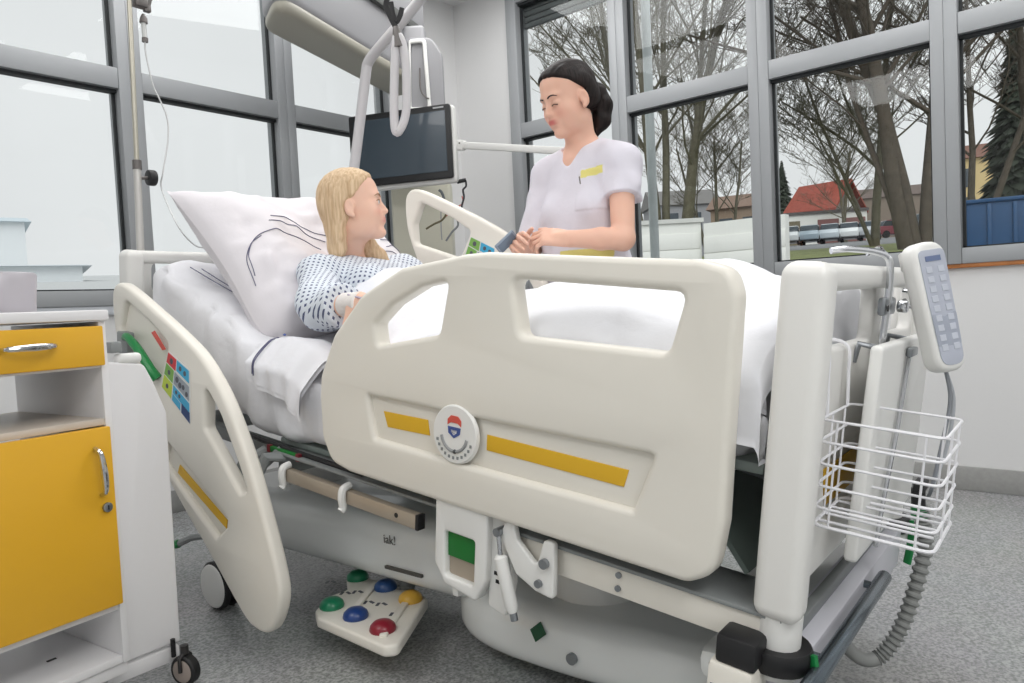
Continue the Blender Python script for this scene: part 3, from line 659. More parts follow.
def caster(x, y):
    r = put('caster', U(join(cyl((x - .03, y, .075), (x - .012, y, .075), .071, 28, .006), cyl((x + .012, y, .075), (x + .03, y, .075), .071, 28, .006))), m_bed2, bedr)
    put('tyre', U(join(tube([(x - .032, y, .075), (x - .028, y, .075), (x - .014, y, .075), (x - .010, y, .075)], [.068, .075, .075, .068], 28), tube([(x + .010, y, .075), (x + .014, y, .075), (x + .028, y, .075), (x + .032, y, .075)], [.068, .075, .075, .068], 28))), m_black, r)
    put('hub_cap', U(tube([(x - .033, y, .075), (x - .036, y, .075), (x - .040, y, .075)], [.068, .066, .055], 28)), m_bed2, r)
    put('fork', U(join(box((x - .011, y - .03, .06), (x + .011, y + .03, .16), .006), cyl((x, y, .15), (x, y, .24), .02))), m_bed2, r)
for x, y in ((.0, 1.78), (.74, 1.78), (.06, .10), (.60, .30)): caster(x, y)
put('axle_beam', U(box((-.03, 1.73, .20), (.77, 1.83, .26), .02)), m_cov, bedr)
put('axle_beam', U(box((.03, .10, .20), (.77, .20, .26), .02)), m_cov, bedr)
bp_ = put('brake_pedal', U(tube([(.03, 1.90, .2), (.0, 1.96, .19), (-.02, 2.0, .17)], .011, 8)), m_grey, bedr)
put('pedal_tip', U(tube([(-.02, 2.0, .17), (-.03, 2.02, .165)], .014, 8)), m_green, bp_)
# foot controls
pdw = [(1.125, 1.683), (1.10, 1.64), (1.091, 1.361), (1.115, 1.335), (1.352, 1.48), (1.372, 1.53), (1.364, 1.812), (1.33, 1.815), (1.27, 1.73), (1.20, 1.735)]
pp = put('foot_control', tf(panel([fillet(pdw, .02, 3)], .03, .008, 3), None, (0, 0, .09)), m_bed, bedr)
for (x, y), c in (((1.34, 1.772), (20, 122, 84)), ((1.165, 1.662), (20, 122, 84)), ((1.335, 1.638), (36, 74, 130)), ((1.159, 1.551), (30, 62, 124)), ((1.316, 1.511), (214, 168, 60)), ((1.148, 1.429), (136, 26, 44))):
    put('foot_button', lathe([(.032, 0), (.034, .006), (.031, .016), (.022, .024), (.010, .028), (.001, .029)], 22, None, (x, y, .103)), mat('button_%d_%d' % (c[0], c[1]), c, .35, coat=.2), pp)
    put('button_mark', join(*[tf(box((-.010, -.004, 0), (.010, .004, .0012)), rot((0, 0, 1), 30 + 50 * k), (x + (.075 if x < 1.25 else -.07) + .012 * k, y + .055 - .014 * k, .105)) for k in range(2)]), m_ic, pp, ang=0)
for a, b in ((.03, .0), (-.03, .1)):
    put('ridge', obox((1.235 + a, 1.60 - b * 1.1 + (.04 if a > 0 else -.04), .108), (.10, .010, .005), np.stack([nrm((.83, .52, 0)), nrm((-.52, .83, 0)), A(0, 0, 1)]), .004), m_bed, pp)
put('control_arm', tube([(1.36, 1.58, .10), (1.40, 1.60, .12), (1.45, 1.63, .2)], .02, 10), m_grey, pp)

# ---- things hung on the foot end
put('push_bar', bed(join(cyl((-.12, -.075, -.437), (.49, -.075, -.437), .0145, 20, .004), cyl((.05, -.075, -.437), (.05, -.02, -.437), .008), cyl((.42, -.075, -.437), (.42, -.02, -.437), .008), cyl((.25, -.075, -.437), (.2, -.03, -.50), .004, 8))), mat('dull_steel_tube', (120, 130, 138), .25, .9), bedr, label='dull steel push bar')
wb = mat('white_coated_wire', (236, 236, 240), .35)
bk = thing('wire_basket', 'white wire basket hanging on the outer side of the footboard', 'basket', B(.13, -.12, -.2))
bx0, bx1, by0, by1, bz0, bz1 = .03, .22, -.035, -.21, -.205, -.03
def loop(z, r=.003, gap=False):
    c = fillet([(bx0, by0), (bx1, by0), (bx1, by1), (bx0, by1)], .018, 4); c = np.concatenate([c, c[:1]]); return bed(tube([(p[0], p[1], z) for p in c], r, 6, False))
for k, z in enumerate(np.linspace(bz1, bz0 + .03, 5)): put('wire', loop(z, .0024), wb, bk)
for x in np.linspace(bx0 + .03, bx1 - .03, 4): put('wire', bed(tube([(x, by0, bz0), (x, by1 + .01, bz0)], .0025, 6)), wb, bk)
put('wire', loop(bz0), wb, bk)
for x, y in ((bx0, -.06), (bx0, -.185), (bx1, -.06), (bx1, -.185), (.1, by0), (.18, by0), (.1, by1), (.18, by1)): put('wire', bed(tube([(x, y, bz1), (x, y, bz0)], .0018, 6)), wb, bk)
for x in (.06, .19): put('hook', bed(tube(catmull([(x, -.036, bz1), (x, -.032, .03), (x, -.028, .075), (x, -.0, .085), (x, .01, .07)], 5), .003, 6)), wb, bk)

ln = thing('linen_shelf', 'white folded linen shelf panel with chrome rods hanging behind the wire basket', 'shelf', B(.4, -.08, -.1))
put('panel', Yp(panel([fillet([(.20, .08), (.70, .076), (.66, -.30), (.15, -.30)], .012, 3)], .022, .006), -.072), m_bed2, ln)
put('rod', bed(tube([(.42, -.088, .05), (.36, -.09, -.10), (.285, -.092, -.22), (.27, -.09, -.30)], .004, 8)), m_chrome, ln, label='chrome rod')
put('latch', bed(box((.41, -.095, .045), (.47, -.083, .062), .003)), m_steel, ln)
for x in (.27, .53): put('bracket', bed(tube([(x, -.062, .07), (x, -.028, .075), (x, -.02, .04)], .006, 8)), m_steel, ln)
hk = thing('chrome_hook', 'chrome double hook bar clamped over the top of the footboard', 'hook', B(.36, -.03, .12))
put('bar', bed(tube(catmull([(.30, .045, .245), (.325, .02, .25), (.36, -.02, .247), (.375, -.042, .235), (.375, -.048, .20), (.375, -.048, .15), (.375, -.045, .06)], 6), .0065, 10)), m_chrome, hk)
put('bar', bed(tube(catmull([(.62, .05, .245), (.60, .03, .258), (.50, -.0, .258), (.42, -.02, .25), (.375, -.042, .238)], 6), .005, 10)), m_chrome, hk)
put('clamp', bed(box((.345, -.052, .125), (.44, -.036, .16), .006)), m_steel, hk)
put('knob', bed(cyl((.435, -.055, .142), (.435, -.075, .142), .012, 16, .003)), m_chrome, hk)
put('screw', bed(cyl((.35, -.054, .14), (.35, -.056, .14), .006)), m_black, hk)
put('ring_hook', bed(tube(catmull([(.66, -.022, .17), (.66, -.05, .16), (.60, -.05, .135), (.56, -.045, .15)], 6), .005, 8)), m_chrome, hk)

hn = thing('bed_handset', 'white bed handset with a grey key pad hanging on the footboard', 'remote control', B(.4, -.12, .15))
fn = nrm((-.57, -.82, 0)); up0 = nrm((0, .27, .96)); fn = nrm(fn - up0 * (fn @ up0)); sd = np.cross(up0, fn)        # sd: across the front
RH = np.stack([sd, up0, fn]); hc = A(.40, -.122, .146)
def hs(g): return bed(tf(g, RH, hc))
ol = fillet([(-.034, -.125), (.034, -.125), (.036, .0), (.040, .125), (-.040, .125), (-.036, .0)], [.03, .03, .1, .035, .035, .1], 6)
put('shell', hs(panel([ol], .042, .012, 3)), m_bed2, hn)
ol2 = fillet([(-.026, -.112), (.026, -.112), (.029, .0), (.031, .108), (-.031, .108), (-.029, 0)], [.022, .022, .1, .012, .012, .1], 5)
kp = put('key_pad', hs(tf(panel([ol2], .002, .0005), None, (0, 0, .0215))), mat('keypad_grey', (184, 189, 202), .5), hn, label='grey key pad')
put('logo', hs(tf(box((-.018, .086, 0), (.018, .096, .0008)), None, (0, 0, .0226))), mat('logo_blue_grey', (112, 126, 160), .5), kp, ang=0)
mk_ = mat('key_light', (198, 203, 214), .5); mk2 = mat('key_dark', (166, 172, 186), .5)
put('keys', hs(join(*[tf(box((-.007, -.006, 0), (.007, .006, .0012), .001), None, (-.014 + .028 * i, .07 - .0185 * j, .0226)) for i in range(2) for j in range(9)])), mk_, kp, ang=0)
put('pad_field', hs(tf(panel([fillet([(-.027, -.075), (.027, -.075), (.029, -.012), (0, -.02), (-.029, -.012)], .004, 2)], .0008, .0002), None, (0, 0, .0226))), mk2, kp, ang=0)
put('hanger', hs(tf(box((-.02, .075, -.04), (.02, .115, -.018), .006)), ), m_bed2, hn)
put('cord', bed(tube(catmull([hc - up0 * .124, (.40, -.168, -.03), (.37, -.165, -.12), (.35, -.16, -.19), (.40, -.15, -.22)], 8), .0035, 8)), mat('grey_cord', (128, 132, 138), .5), hn, label='thin grey cord')
put('cord', bed(tube(catmull([hc - up0 * .124, (.415, -.172, -.03), (.41, -.17, -.12), (.40, -.155, -.2)], 8), .0035, 8)), mat('pale_cord', (178, 182, 188), .5), hn)

hz = catmull([B(*p) for p in ((.425, -.135, -.25), (.425, -.141, -.277), (.425, -.151, -.326), (.407, -.144, -.415), (.383, -.129, -.495), (.357, -.106, -.546), (.336, -.081, -.557), (.319, -.055, -.539), (.31, -.035, -.51))], 22)
rr = .0135 + .0022 * np.sign(np.sin(np.arange(len(hz)) * PI * .5 + .3)); rr[-60:] = .0135
hos = thing('spiral_hose', 'grey ribbed spiral cable looping down below the wire basket', 'cable', B(.38, -.1, -.4))
put('ribbed_cable', tube(hz, rr, 12), mat('grey_hose', (138, 140, 138), .5), hos)
put('connector', bed(join(cyl((.425, -.132, -.255), (.425, -.128, -.215), .013, 14), box((.41, -.14, -.222), (.47, -.12, -.20), .003))), m_black, hos)
put('connector_ring', bed(cyl((.425, -.136, -.275), (.425, -.133, -.25), .0155, 14)), m_green, hos)
# ================================================================== mattress, pillow, covers
def cloth(name, rgb, bump=(13, .42)):
    return mat(name, rgb, .85, bump=bump, sheen=.15, spec=.2)
m_sheet = cloth('white_bed_sheet', (232, 232, 236)); m_duvet = cloth('white_duvet_cover', (236, 237, 242), (10, .5)); m_line = mat('dark_blue_thread', (96, 96, 124), .8)
# mattress: profile of the top surface along the bed
MY = [-.0, .03, .25, .50, .75, 1.0, 1.2, 1.42, 1.7, 2.0, 2.16]; MZ = [.0, .035, .04, .03, -.05, -.12, -.135, -.12, .0, .115, .155]
def mtop(y): return np.interp(y, MY, MZ)
def mattress():
    nu, nv = 110, 56; ys = np.linspace(.072, 2.15, nu); X_ = np.zeros((nu, nv, 3))
    for i, y in enumerate(ys):
        e = min((y - .072) / .05, (2.15 - y) / .05, 1); e = math.sqrt(max(1 - (1 - e) ** 2, 0)); zt = mtop(y); th = np.interp(y, [1.1, 1.3, 1.7, 2.1], [.19, .21, .30, .30])
        tt = np.linspace(0, 2 * PI, nv); c, s_ = np.cos(tt), np.sin(tt)
        sx = np.sign(c) * np.abs(c) ** .28; sz = np.sign(s_) * np.abs(s_) ** .35
        X_[i, :, 0] = FBW / 2 + sx * (.425 * (.9 + .1 * e)); X_[i, :, 1] = y; X_[i, :, 2] = zt - th / 2 + sz * th / 2 * (.55 + .45 * e)
    P = X_.reshape(-1, 3); n = noise(P * A(9, 12, 9)) * .010 + noise(P * A(5, 24, 7) + P[:, [2, 0, 1]] * 8, 1, 5) * .011 + .006 * np.sin(P[:, 1] * 55 + P[:, 2] * 40 + 5 * noise(P, 7)) * np.clip(noise(P, 5, 2) + .2, 0, 1)
    side = np.abs(P[:, 0] - FBW / 2) > .40
    P[:, 0] += n * side * 1.2; P[:, 2] += n * ~side
    g = grid(P.reshape(nu, nv, 3)); V, F = g; F = [f[::-1] for f in F]; F.append(tuple(range(nv - 1))); F.append(tuple(range((nu - 1) * nv, nu * nv - 1))[::-1])
    return bed((V, F))
mt = put('mattress', mattress(), m_sheet, label='mattress under a white fitted sheet, its head part raised', cat='mattress', ang=180)
def strip(pts, off, w, nm, par, m=m_line, n=14):        # thin woven line lying on a surface
    put(nm, bed(tube(catmull(pts, n), w, 5)), m, par, ang=180)

# pillow, 90 x 65 cm, propped on the raised head part
m_pillow = cloth('white_pillowcase', (226, 222, 226), (8, .45))
PW, PH = .40, .341
PC = A(.43, 1.80, .158); pu = nrm((1, .04, .035)); pv = nrm((0, .783, .622)); pv = nrm(pv - pu * (pu @ pv)); pn = np.cross(pu, pv)
def pillow_pt(u, v, top=1):
    u = np.asarray(u, float); v = np.asarray(v, float)
    prof = np.clip((1 - np.abs(u) ** 2.6), 0, 1) ** .55 * np.clip((1 - np.abs(v) ** 2.6), 0, 1) ** .55
    head = np.exp(-(((u + .02) / .30) ** 2 + ((v + .02) / .75) ** 2))
    h = .135 * prof * (1 - .50 * head * (top > 0))
    q = np.stack([u * 3, v * 3, np.full_like(u, 2. * top)], -1)
    cr = np.clip(-u, 0, 1) ** 5 * np.clip(-v, 0, 1) ** 5; h = h + .03 * np.clip(-v, 0, 1) ** 2 * prof ** .5 * np.clip(-u, 0, 1); u = u + .14 * cr; v = v + .16 * cr
    wr = (noise(q, 1.3) * .014 + noise(q, 3.1, 7) * .008 + .006 * np.sin(9 * (u - .6 * v) + 5 * noise(q, 1.1, 3)) * np.clip(noise(q, .9, 8) + .3, 0, 1)) * prof ** .5
    pull = 1 - .05 * (1 - np.abs(u) ** 2) * np.abs(v) ** 3; pull2 = 1 - .07 * (1 - np.abs(v) ** 2) * np.abs(u) ** 3
    near = np.clip(-u - .35, 0, 1)
    P = PC + (u * PW * pull2)[..., None] * pu + (v * PH * pull)[..., None] * pv + (top * (h + wr) + .03 * near * v)[..., None] * pn
    P[..., 2] -= .05 * np.clip(-u, 0, 1) ** 2 * np.clip(-v, 0, 1) ** 2
    return P
uu, vv = np.meshgrid(np.linspace(-1, 1, 70), np.linspace(-1, 1, 56), indexing='ij')
g1 = grid(pillow_pt(uu, vv, 1)); g2 = grid(pillow_pt(uu, vv, -1)); g2 = (g2[0], [f[::-1] for f in g2[1]])
plw = put('pillow', bed(join(g1, g2)), m_pillow, label='large plump white pillow with thin dark border lines behind the patient', cat='pillow', ang=180)
def pline(uvs, nm='border_line'):
    c = catmull(uvs, 16); P = pillow_pt(c[:, 0], c[:, 1], 1) + pn * .0015
    put(nm, bed(tube(P, .0014, 5)), m_line, plw, ang=180)
pline([(-.90, -.34), (-.86, -.12), (-.74, .03), (-.58, .08), (-.36, .05), (-.12, -.10)]); pline([(-.92, -.42), (-.90, -.18), (-.80, -.02), (-.68, .04)]); pline([(-.54, .20), (-.22, .21), (.04, .07)]); pline([(-.48, .28), (-.14, .30), (.09, .15)])
pline([(.55, -.18), (.74, -.08), (.90, -.12)]); pline([(.60, -.02), (.78, .03), (.9, .04)]); pline([(.45, -.28), (.6, -.26), (.75, -.3)])

# duvet over legs and lap
def dtop(x, y):
    u = (x - .42) / .42
    base = np.interp(y, [-.02, .02, .1, .22, .34, .5, .7, .9, 1.1, 1.3, 1.42], [.10, .135, .145, .16, .185, .175, .12, .05, -.02, -.035, -.04])
    legs = .045 * np.exp(-((u + .28) / .26) ** 2) + .055 * np.exp(-((u - .25) / .28) ** 2)
    k = np.interp(y, [0, .25, .45, .8, 1.1, 1.4], [.9, 1.2, 1, .9, .5, .2])
    lap = np.interp(y, [.75, .95, 1.1, 1.25, 1.42], [0, .06, .13, .175, .20]) * np.exp(-(np.abs(u - .03) / .56) ** 3)
    return base - .06 * np.abs(u) ** 3 + legs * k + lap - .02
def duvet():
    nu, nv = 120, 96; Y = np.linspace(0, 1, nu); S = np.linspace(-1, 1, nv); P = np.zeros((nu, nv, 3))
    for i, t in enumerate(Y):
        
        for j, s_ in enumerate(S):
            a = abs(s_); y = yy = .055 + t * (np.interp(s_, [-1, -.62, -.42, .5, 1], [1.02, 1.05, 1.34, 1.40, 1.36]))
            if a < .74:
                x = .42 + s_ / .74 * .40; z = dtop(x, yy)
            else:
                d = (a - .74) / .26; zt = dtop(.42 + np.sign(s_) * .40, yy); zb = mtop(yy) - np.interp(yy, [.5, .9], [.12, .03]) - .03 * noise(A(yy * 5, 0, s_)[None])[0]
                x = .42 + np.sign(s_) * (.40 + .045 * math.sin(min(d * 2.2, 1) * PI / 2)); z = zt + (zb - zt) * d ** 1.3
            P[i, j] = (x, yy, z)
    for i in range(9):
        k = (9 - i) / 9; P[i, :, 1] = .055 - .012 * math.sin(k * PI / 2); P[i, :, 2] = P[9, :, 2] - .15 * k ** 1.4 * np.clip(1.2 - np.abs(S), 0, 1)
    Q = P.reshape(-1, 3); n = noise(Q * A(7, 5, 4)) * .010 + noise(Q * A(5, 14, 5) + A(0, 0, 3)) * .008 + noise(Q * A(22, 12, 9), 1, 3) * .004
    fold = np.sin(Q[:, 1] * 26 + Q[:, 0] * 9 + 3 * noise(Q, 3)) * .009 * np.clip(noise(Q, 2.5, 4) + .4, 0, 1)
    Q[:, 2] += n + fold; Q[:, 0] += (n * 1.6 + fold) * (np.abs(Q[:, 0] - .42) > .38) * np.sign(Q[:, 0] - .42)
    P = Q.reshape(nu, nv, 3); top = grid(P)
    N = np.cross(np.gradient(P, axis=0), np.gradient(P, axis=1)); N /= np.linalg.norm(N, axis=2)[..., None] + 1e-9
    low = P + N * .025 * np.sign(-N[..., 2:3].mean())
    return P
DP = duvet(); N_ = np.cross(np.gradient(DP, axis=1), np.gradient(DP, axis=0)); N_ /= np.linalg.norm(N_, axis=2)[..., None] + 1e-9
if N_[60, 48, 2] < 0: N_ = -N_
low = DP - N_ * .022
ga = grid(DP); gb = grid(low); nu_, nv_ = DP.shape[:2]
Vd = np.concatenate([ga[0], gb[0]]); Fd = [f[::-1] for f in ga[1]] + [tuple(i + nu_ * nv_ for i in f) for f in gb[1]]; o_ = nu_ * nv_
for i in range(nu_ - 1):
    for j in (0, nv_ - 1): q = (i * nv_ + j, (i + 1) * nv_ + j, (i + 1) * nv_ + j + o_, i * nv_ + j + o_); Fd.append(q if j else q[::-1])
for j in range(nv_ - 1):
    for i in (0, nu_ - 1): q = (i * nv_ + j, i * nv_ + j + 1, i * nv_ + j + 1 + o_, i * nv_ + j + o_); Fd.append(q[::-1] if i else q)
dv = put('duvet', bed((Vd, Fd)), m_duvet, label='white duvet over the patient\'s legs, humped over the knees', cat='duvet', ang=180)
# folded sheet corner beside the patient's arm
def fold_sheet():
    nu, nv = 60, 44; P = np.zeros((nu, nv, 3))
    for i, t in enumerate(np.linspace(0, 1, nu)):
        for j, s_ in enumerate(np.linspace(0, 1, nv)):
            y = 1.47 - .25 * t; x = -.045 + .19 * s_
            z = mtop(y) + .055 * math.sin(PI * min(max(s_, .02), .98)) ** .6 * math.sin(PI * min(max(t, .02), .98)) ** .5 + .03
            if s_ < .42:
                d = (.42 - s_) / .42; x = .02 - .075 * min(1, d * 1.6) + .006 * math.sin(t * 22); z = z - .12 * d ** 1.2 * (.7 + .3 * t)
            P[i, j] = (x, y, z)
    Q = P.reshape(-1, 3); n = noise(Q * A(16, 13, 10)) * .009 + noise(Q * A(30, 26, 20), 1, 4) * .004; Q[:, 2] += n; Q[:, 0] += n * .8
    return Q.reshape(nu, nv, 3)
FP = fold_sheet(); g = grid(FP); lo_ = (FP.reshape(-1, 3) - A(-.004, 0, .014), [f[::-1] for f in g[1]])
fs = put('folded_sheet', bed(join((g[0], g[1]), lo_)), m_sheet, label='crumpled white cloth with a blue dot hanging over the mattress edge by the patient\'s arm', cat='sheet', ang=180)
def fpt(t, s_): return FP[int(t * 59), int(s_ * 43)] + A(-.004, 0, .004)
strip([fpt(.02, .45), fpt(.1, .35), fpt(.14, .2), fpt(.12, .05)], 0, .0018, 'border_line', fs); strip([fpt(.05, .5), fpt(.16, .36), fpt(.2, .2), fpt(.18, .05)], 0, .0018, 'border_line', fs)
put('blue_dot', bed(lathe([(.001, -.003), (.006, 0), (.001, .004)], 12, None, fpt(.3, .42))), m_blued, fs)
for q in ([(.08, 2.02, .155), (.10, 1.90, .10), (.13, 1.78, .05)], [(.11, 2.0, .15), (.13, 1.88, .095), (.16, 1.76, .045)]):
    strip([(x, y, mtop(y) + .006) for x, y, z in q], 0, .0016, 'border_line', mt)

# ================================================================== bedside cabinet
m_cab = mat('cabinet_white_laminate', (234, 233, 234), .35, coat=.1); m_cyel = mat('cabinet_yellow_laminate', (234, 178, 42), .38, var=.03, vscale=2, coat=.1); m_cin = mat('cabinet_inside', (206, 196, 184), .35)
E1 = nrm((.9928, .12, 0)); E2 = np.cross((0, 0, 1), E1); CR = np.stack([E1, E2, A(0, 0, 1)]); CO = A(.690, 1.792, 0)
def cb(g): return tf(g, CR, CO)            # x along the front (0 = right corner, negative to the left), y into the depth
W_, D_ = -.47, .43
cab = thing('bedside_cabinet', 'white bedside cabinet with yellow drawer and door and an open shelf between', 'cabinet', CO + E1 * -.23 + E2 * .2)
t_ = .016
put('side_panel', cb(box((-t_, 0, .115), (0, D_, .912), .002)), m_cab, cab); put('side_panel', cb(box((W_, 0, .115), (W_ + t_, D_, .912), .002)), m_cab, cab)
put('top', cb(box((W_ - .004, -.012, .914), (.004, D_ + .006, .938), .004)), m_cab, cab)
put('rim', cb(box((W_, .39, .938), (0, D_, .955), .004)), m_cab, cab)
put('shelf', cb(box((W_ + t_, .002, .674), (-t_, D_ - .01, .690), .002)), m_cin, cab); put('shelf', cb(box((W_ + t_, .003, .242), (-t_, D_ - .01, .256), .002)), m_cab, cab)
put('shelf', cb(box((W_ + t_, .003, .806), (-t_, D_ - .01, .816), .001)), m_cab, cab)
put('bottom_panel', cb(box((W_ + t_, .003, .115), (-t_, D_ - .01, .133), .002)), m_cab, cab)
put('drain', cb(box((-.12, .13, .1325), (-.10, .138, .1345), .0005)), m_black, cab, ang=0)
put('back_panel', cb(box((W_ + t_, D_ - .012, .242), (-.13, D_ - .004, .9), 0)), m_cab, cab, ang=0)
put('inner_divider', cb(box((-.135, .36, .690), (-.120, .40, .806), .001)), mat('brown_edge', (140, 104, 66), .5), cab)
dr = put('drawer', cb(box((W_ + .008, -.014, .812), (-t_ + .003, .004, .902), .003)), m_cyel, cab, label='yellow drawer front')
def bow(a, b, out): 
    a = A(*a); b = A(*b); return cb(tube(catmull([a, a * .9 + b * .1 + A(0, out * .9, 0), a * .5 + b * .5 + A(0, out * 1.15, 0), a * .1 + b * .9 + A(0, out * .9, 0), b], 6), np.concatenate([np.linspace(.004, .0075, 13), np.linspace(.0075, .004, 12)]), 10))
put('handle', bow((-.225, -.014, .862), (-.12, -.014, .864), -.024), m_chrome, dr, label='brushed bow handle')
do = put('door', cb(box((W_ + .008, -.014, .259), (-t_ + .003, .004, .672), .003)), m_cyel, cab, label='yellow door')
put('handle', bow((-.052, -.014, .628), (-.045, -.014, .52), -.024), m_chrome, do, label='brushed bow handle')
put('lock', cb(cyl((-.035, -.014, .49), (-.035, -.022, .49), .011, 18, .002)), m_steel, do); put('lock', cb(box((-.0365, -.0228, .485), (-.0335, -.0218, .495))), m_black, do, ang=0)
leafo = fillet([(.716, .815), (.797, .803), (.816, .76), (.845, .676), (.839, .085), (.70, .085), (.70, .815)], [.004, .02, .02, .02, .004, .004, .004], 4)
def lf(g, y=1.868): V = np.asarray(g[0]); return np.stack([V[:, 0], y - V[:, 2] + (V[:, 0] - .78) * .0108, V[:, 1]], 1), g[1]
lp = put('folding_table_leaf', lf(panel([leafo], .022, .005, 2)), m_cab, cab, label='white table leaf folded down at the side')
put('leaf_bracket', box((.722, 1.852, .835), (.748, 1.885, .862), .004), m_grey, cab); put('leaf_hinge', box((.735, 1.855, .806), (.795, 1.885, .832), .010, 3), m_bed2, cab)
put('base_rail', lf(box((.66, .04, -.03), (.835, .078, .01), .004)), m_cab, cab)
put('base_rail', cb(box((W_, .01, .085), (0, .05, .113), .004)), m_cab, cab)
def ccaster(p):
    p = A(*p); d = nrm((.35, -.94, 0)); s_ = np.cross((0, 0, 1), d)
    c = put('caster', join(cyl(p + s_ * -.014 + A(0, 0, .038), p + s_ * .014 + A(0, 0, .038), .030, 20, .004)), mat('pale_hub', (160, 148, 140), .5), cab)
    put('tyre', tube([p + s_ * k + A(0, 0, .038) for k in (-.013, -.009, .009, .013)], [.034, .038, .038, .034], 24), m_black, c)
    put('fork', join(tube([p + s_ * -.018 + A(0, 0, .038), p + s_ * -.018 + A(0, 0, .07), p + A(0, 0, .085)], .005, 8), tube([p + s_ * .018 + A(0, 0, .038), p + s_ * .018 + A(0, 0, .07), p + A(0, 0, .085)], .005, 8), cyl(p + A(0, 0, .078), p + A(0, 0, .1), .010)), mat('caster_fork', (60, 58, 58), .4, .5), c)
ccaster((.818, 1.795, 0)); 
for q in ((-.04, .36), (-.43, .36), (-.43, .06)): ccaster(CO + E1 * q[0] + E2 * q[1])
put('fork_tab', cyl((.812, 1.842, .06), (.812, 1.842, .105), .006), m_black, cab)
# jug on the cabinet
jp = CO + E1 * -.145 + E2 * .17 + A(0, 0, .938)
put('jug', lathe([(.002, .002), (.066, .0), (.072, .004), (.075, .05), (.078, .088), (.074, .092), (.070, .088), (.066, .05), (.06, .012), (.002, .010)], 40, None, jp), mat('pale_grey_ceramic', (184, 180, 186), .3), label='pale grey round bowl on top of the bedside cabinet', cat='bowl', ang=60)

# ================================================================== drip pole, lifting pole, pendant, monitor, wall things
m_pole = mat('pole_ivory_metal', (190, 186, 172), .3, .5); m_gm = mat('grey_metal_clip', (112, 108, 106), .4, .4)
pb = B(0, 2.30, -.42); ptop = A(1.20, pb[1], 0)
def onp(px, py, y):        # point at depth plane y of the room
    v = A(px - 512, py - 341.5, 730) @ MC.T; t = (y - CAM[1]) / v[1]; return CAM + t * v
PY = B(0, 2.27, 0)[1]
q0, q1, q2 = onp(129, -6, PY), onp(137, 165, PY), onp(141, 262, PY); q3 = q2 + (q2 - q1) / (q1[2] - q2[2]) * (q2[2] - .33)
dp = thing('drip_pole', 'slim ivory drip pole standing behind the headboard, before the window mullion', 'pole', q3)
put('upper_tube', tube([q1, q0 + (q0 - q1) * .1], .0085, 14), m_pole, dp); put('lower_tube', tube([q3, q1], .013, 14), mat('pole_pale_metal', (206, 204, 200), .3, .4), dp)
ud = nrm(q0 - q1); put('collar', tube([q1 - ud * .016, q1 + ud * .016], .0155, 14), m_gm, dp)
kq = onp(152, 178, PY); put('clamp_knob', cyl(kq + A(-.016, 0, 0), kq + A(.012, 0, 0), .028, 18, .005), m_black, dp); put('knob_stem', cyl(onp(139, 178, PY), kq, .006), m_gm, dp)
put('socket', bed(box((-.03, 2.24, -.40), (.03, 2.30, -.30), .008)), m_grey, dp)
h0 = onp(142, 4, PY); put('hook_head', join(obox(onp(140, 3, PY), (.022, .018, .016), np.eye(3), .006), tube(catmull([onp(133, 5, PY), onp(146, 8, PY), onp(150, 0, PY), onp(151, -8, PY)], 5), .007, 8), obox(onp(147, 9, PY), (.012, .01, .012), np.eye(3), .004)), m_gm, dp)
il = thing('infusion_line', 'drip chamber and thin clear infusion line hanging from the drip pole', 'tubing', onp(143, 30, PY))
put('drip_chamber', join(tube([onp(143, 14, PY), onp(143.5, 18, PY), onp(143.5, 23, PY)], [.004, .012, .014], 12)), m_gm, il)
put('chamber_tube', tube([onp(143.5, 23, PY), onp(145, 40, PY)], .0085, 12), mat('clear_plastic_tube', (206, 208, 206), .15), il); put('chamber_end', tube([onp(145, 38, PY), onp(145, 42, PY)], .0105, 12), m_gm, il)
put('line', tube(catmull([onp(145, 42, PY), onp(146, 55, PY), onp(153, 85, PY), onp(160, 100, PY), onp(167, 118, PY), onp(168, 140, PY), onp(163, 172, PY), onp(162, 190, PY), B(.12, 2.17, .26), B(.16, 2.14, .20), B(.2, 2.13, .19)], 8), .0028, 8), mat('clear_line', (212, 214, 214), .3), il)

lpole = thing('lifting_pole', 'white bent lifting pole rising from the far corner of the headboard', 'pole', B(.88, 2.22, -.4))
lpp = [B(.87, 2.24, -.40), B(.88, 2.235, .1), B(.935, 2.22, .546), B(.960, 2.21, .78), B(.982, 2.20, 1.0)]
m_lp = mat('lifting_pole_white', (204, 202, 204), .35)
arm = [lpp[-1], B(.985, 2.17, 1.035), B(1.00, 2.08, 1.11), B(1.03, 1.96, 1.22), B(1.04, 1.80, 1.36), B(1.03, 1.6, 1.5)]
put('tube', tube(np.concatenate([catmull(lpp, 5), catmull(arm, 5)[1:]]), .022, 18), m_lp, lpole)
put('socket', bed(box((.835, 2.20, -.42), (.92, 2.28, -.28), .01)), m_grey, lpole)
gt = A(1.89, 2.03, 1.885); armp = B(1.02, 1.99, 1.19)
gr = thing('grab_handle', 'grey and white grab handle hanging on black straps from the lifting pole', 'handle', gt)
def onv(px, py, d): v = A(px - 512, py - 341.5, 730) @ MC.T; return CAM + v * d / 730
GD = 2.85
put('strap', tube(catmull([onv(388, -4, GD), onv(386, 6, GD), onv(390, 16, GD), onv(396, 28, GD)], 5), .012, 6, sq=.5), m_black, gr, label='black strap')
put('strap', tube(catmull([onv(402, 8, GD), onv(400, 16, GD), onv(396, 22, GD), onv(393, 14, GD), onv(391, 2, GD)], 5), .011, 6, sq=.5), m_black, gr, label='black strap')
put('slider', tube(catmull([onv(396, 27, GD), onv(397, 34, GD), onv(399, 48, GD)], 4), np.linspace(.012, .024, 9), 10), m_gm, gr)
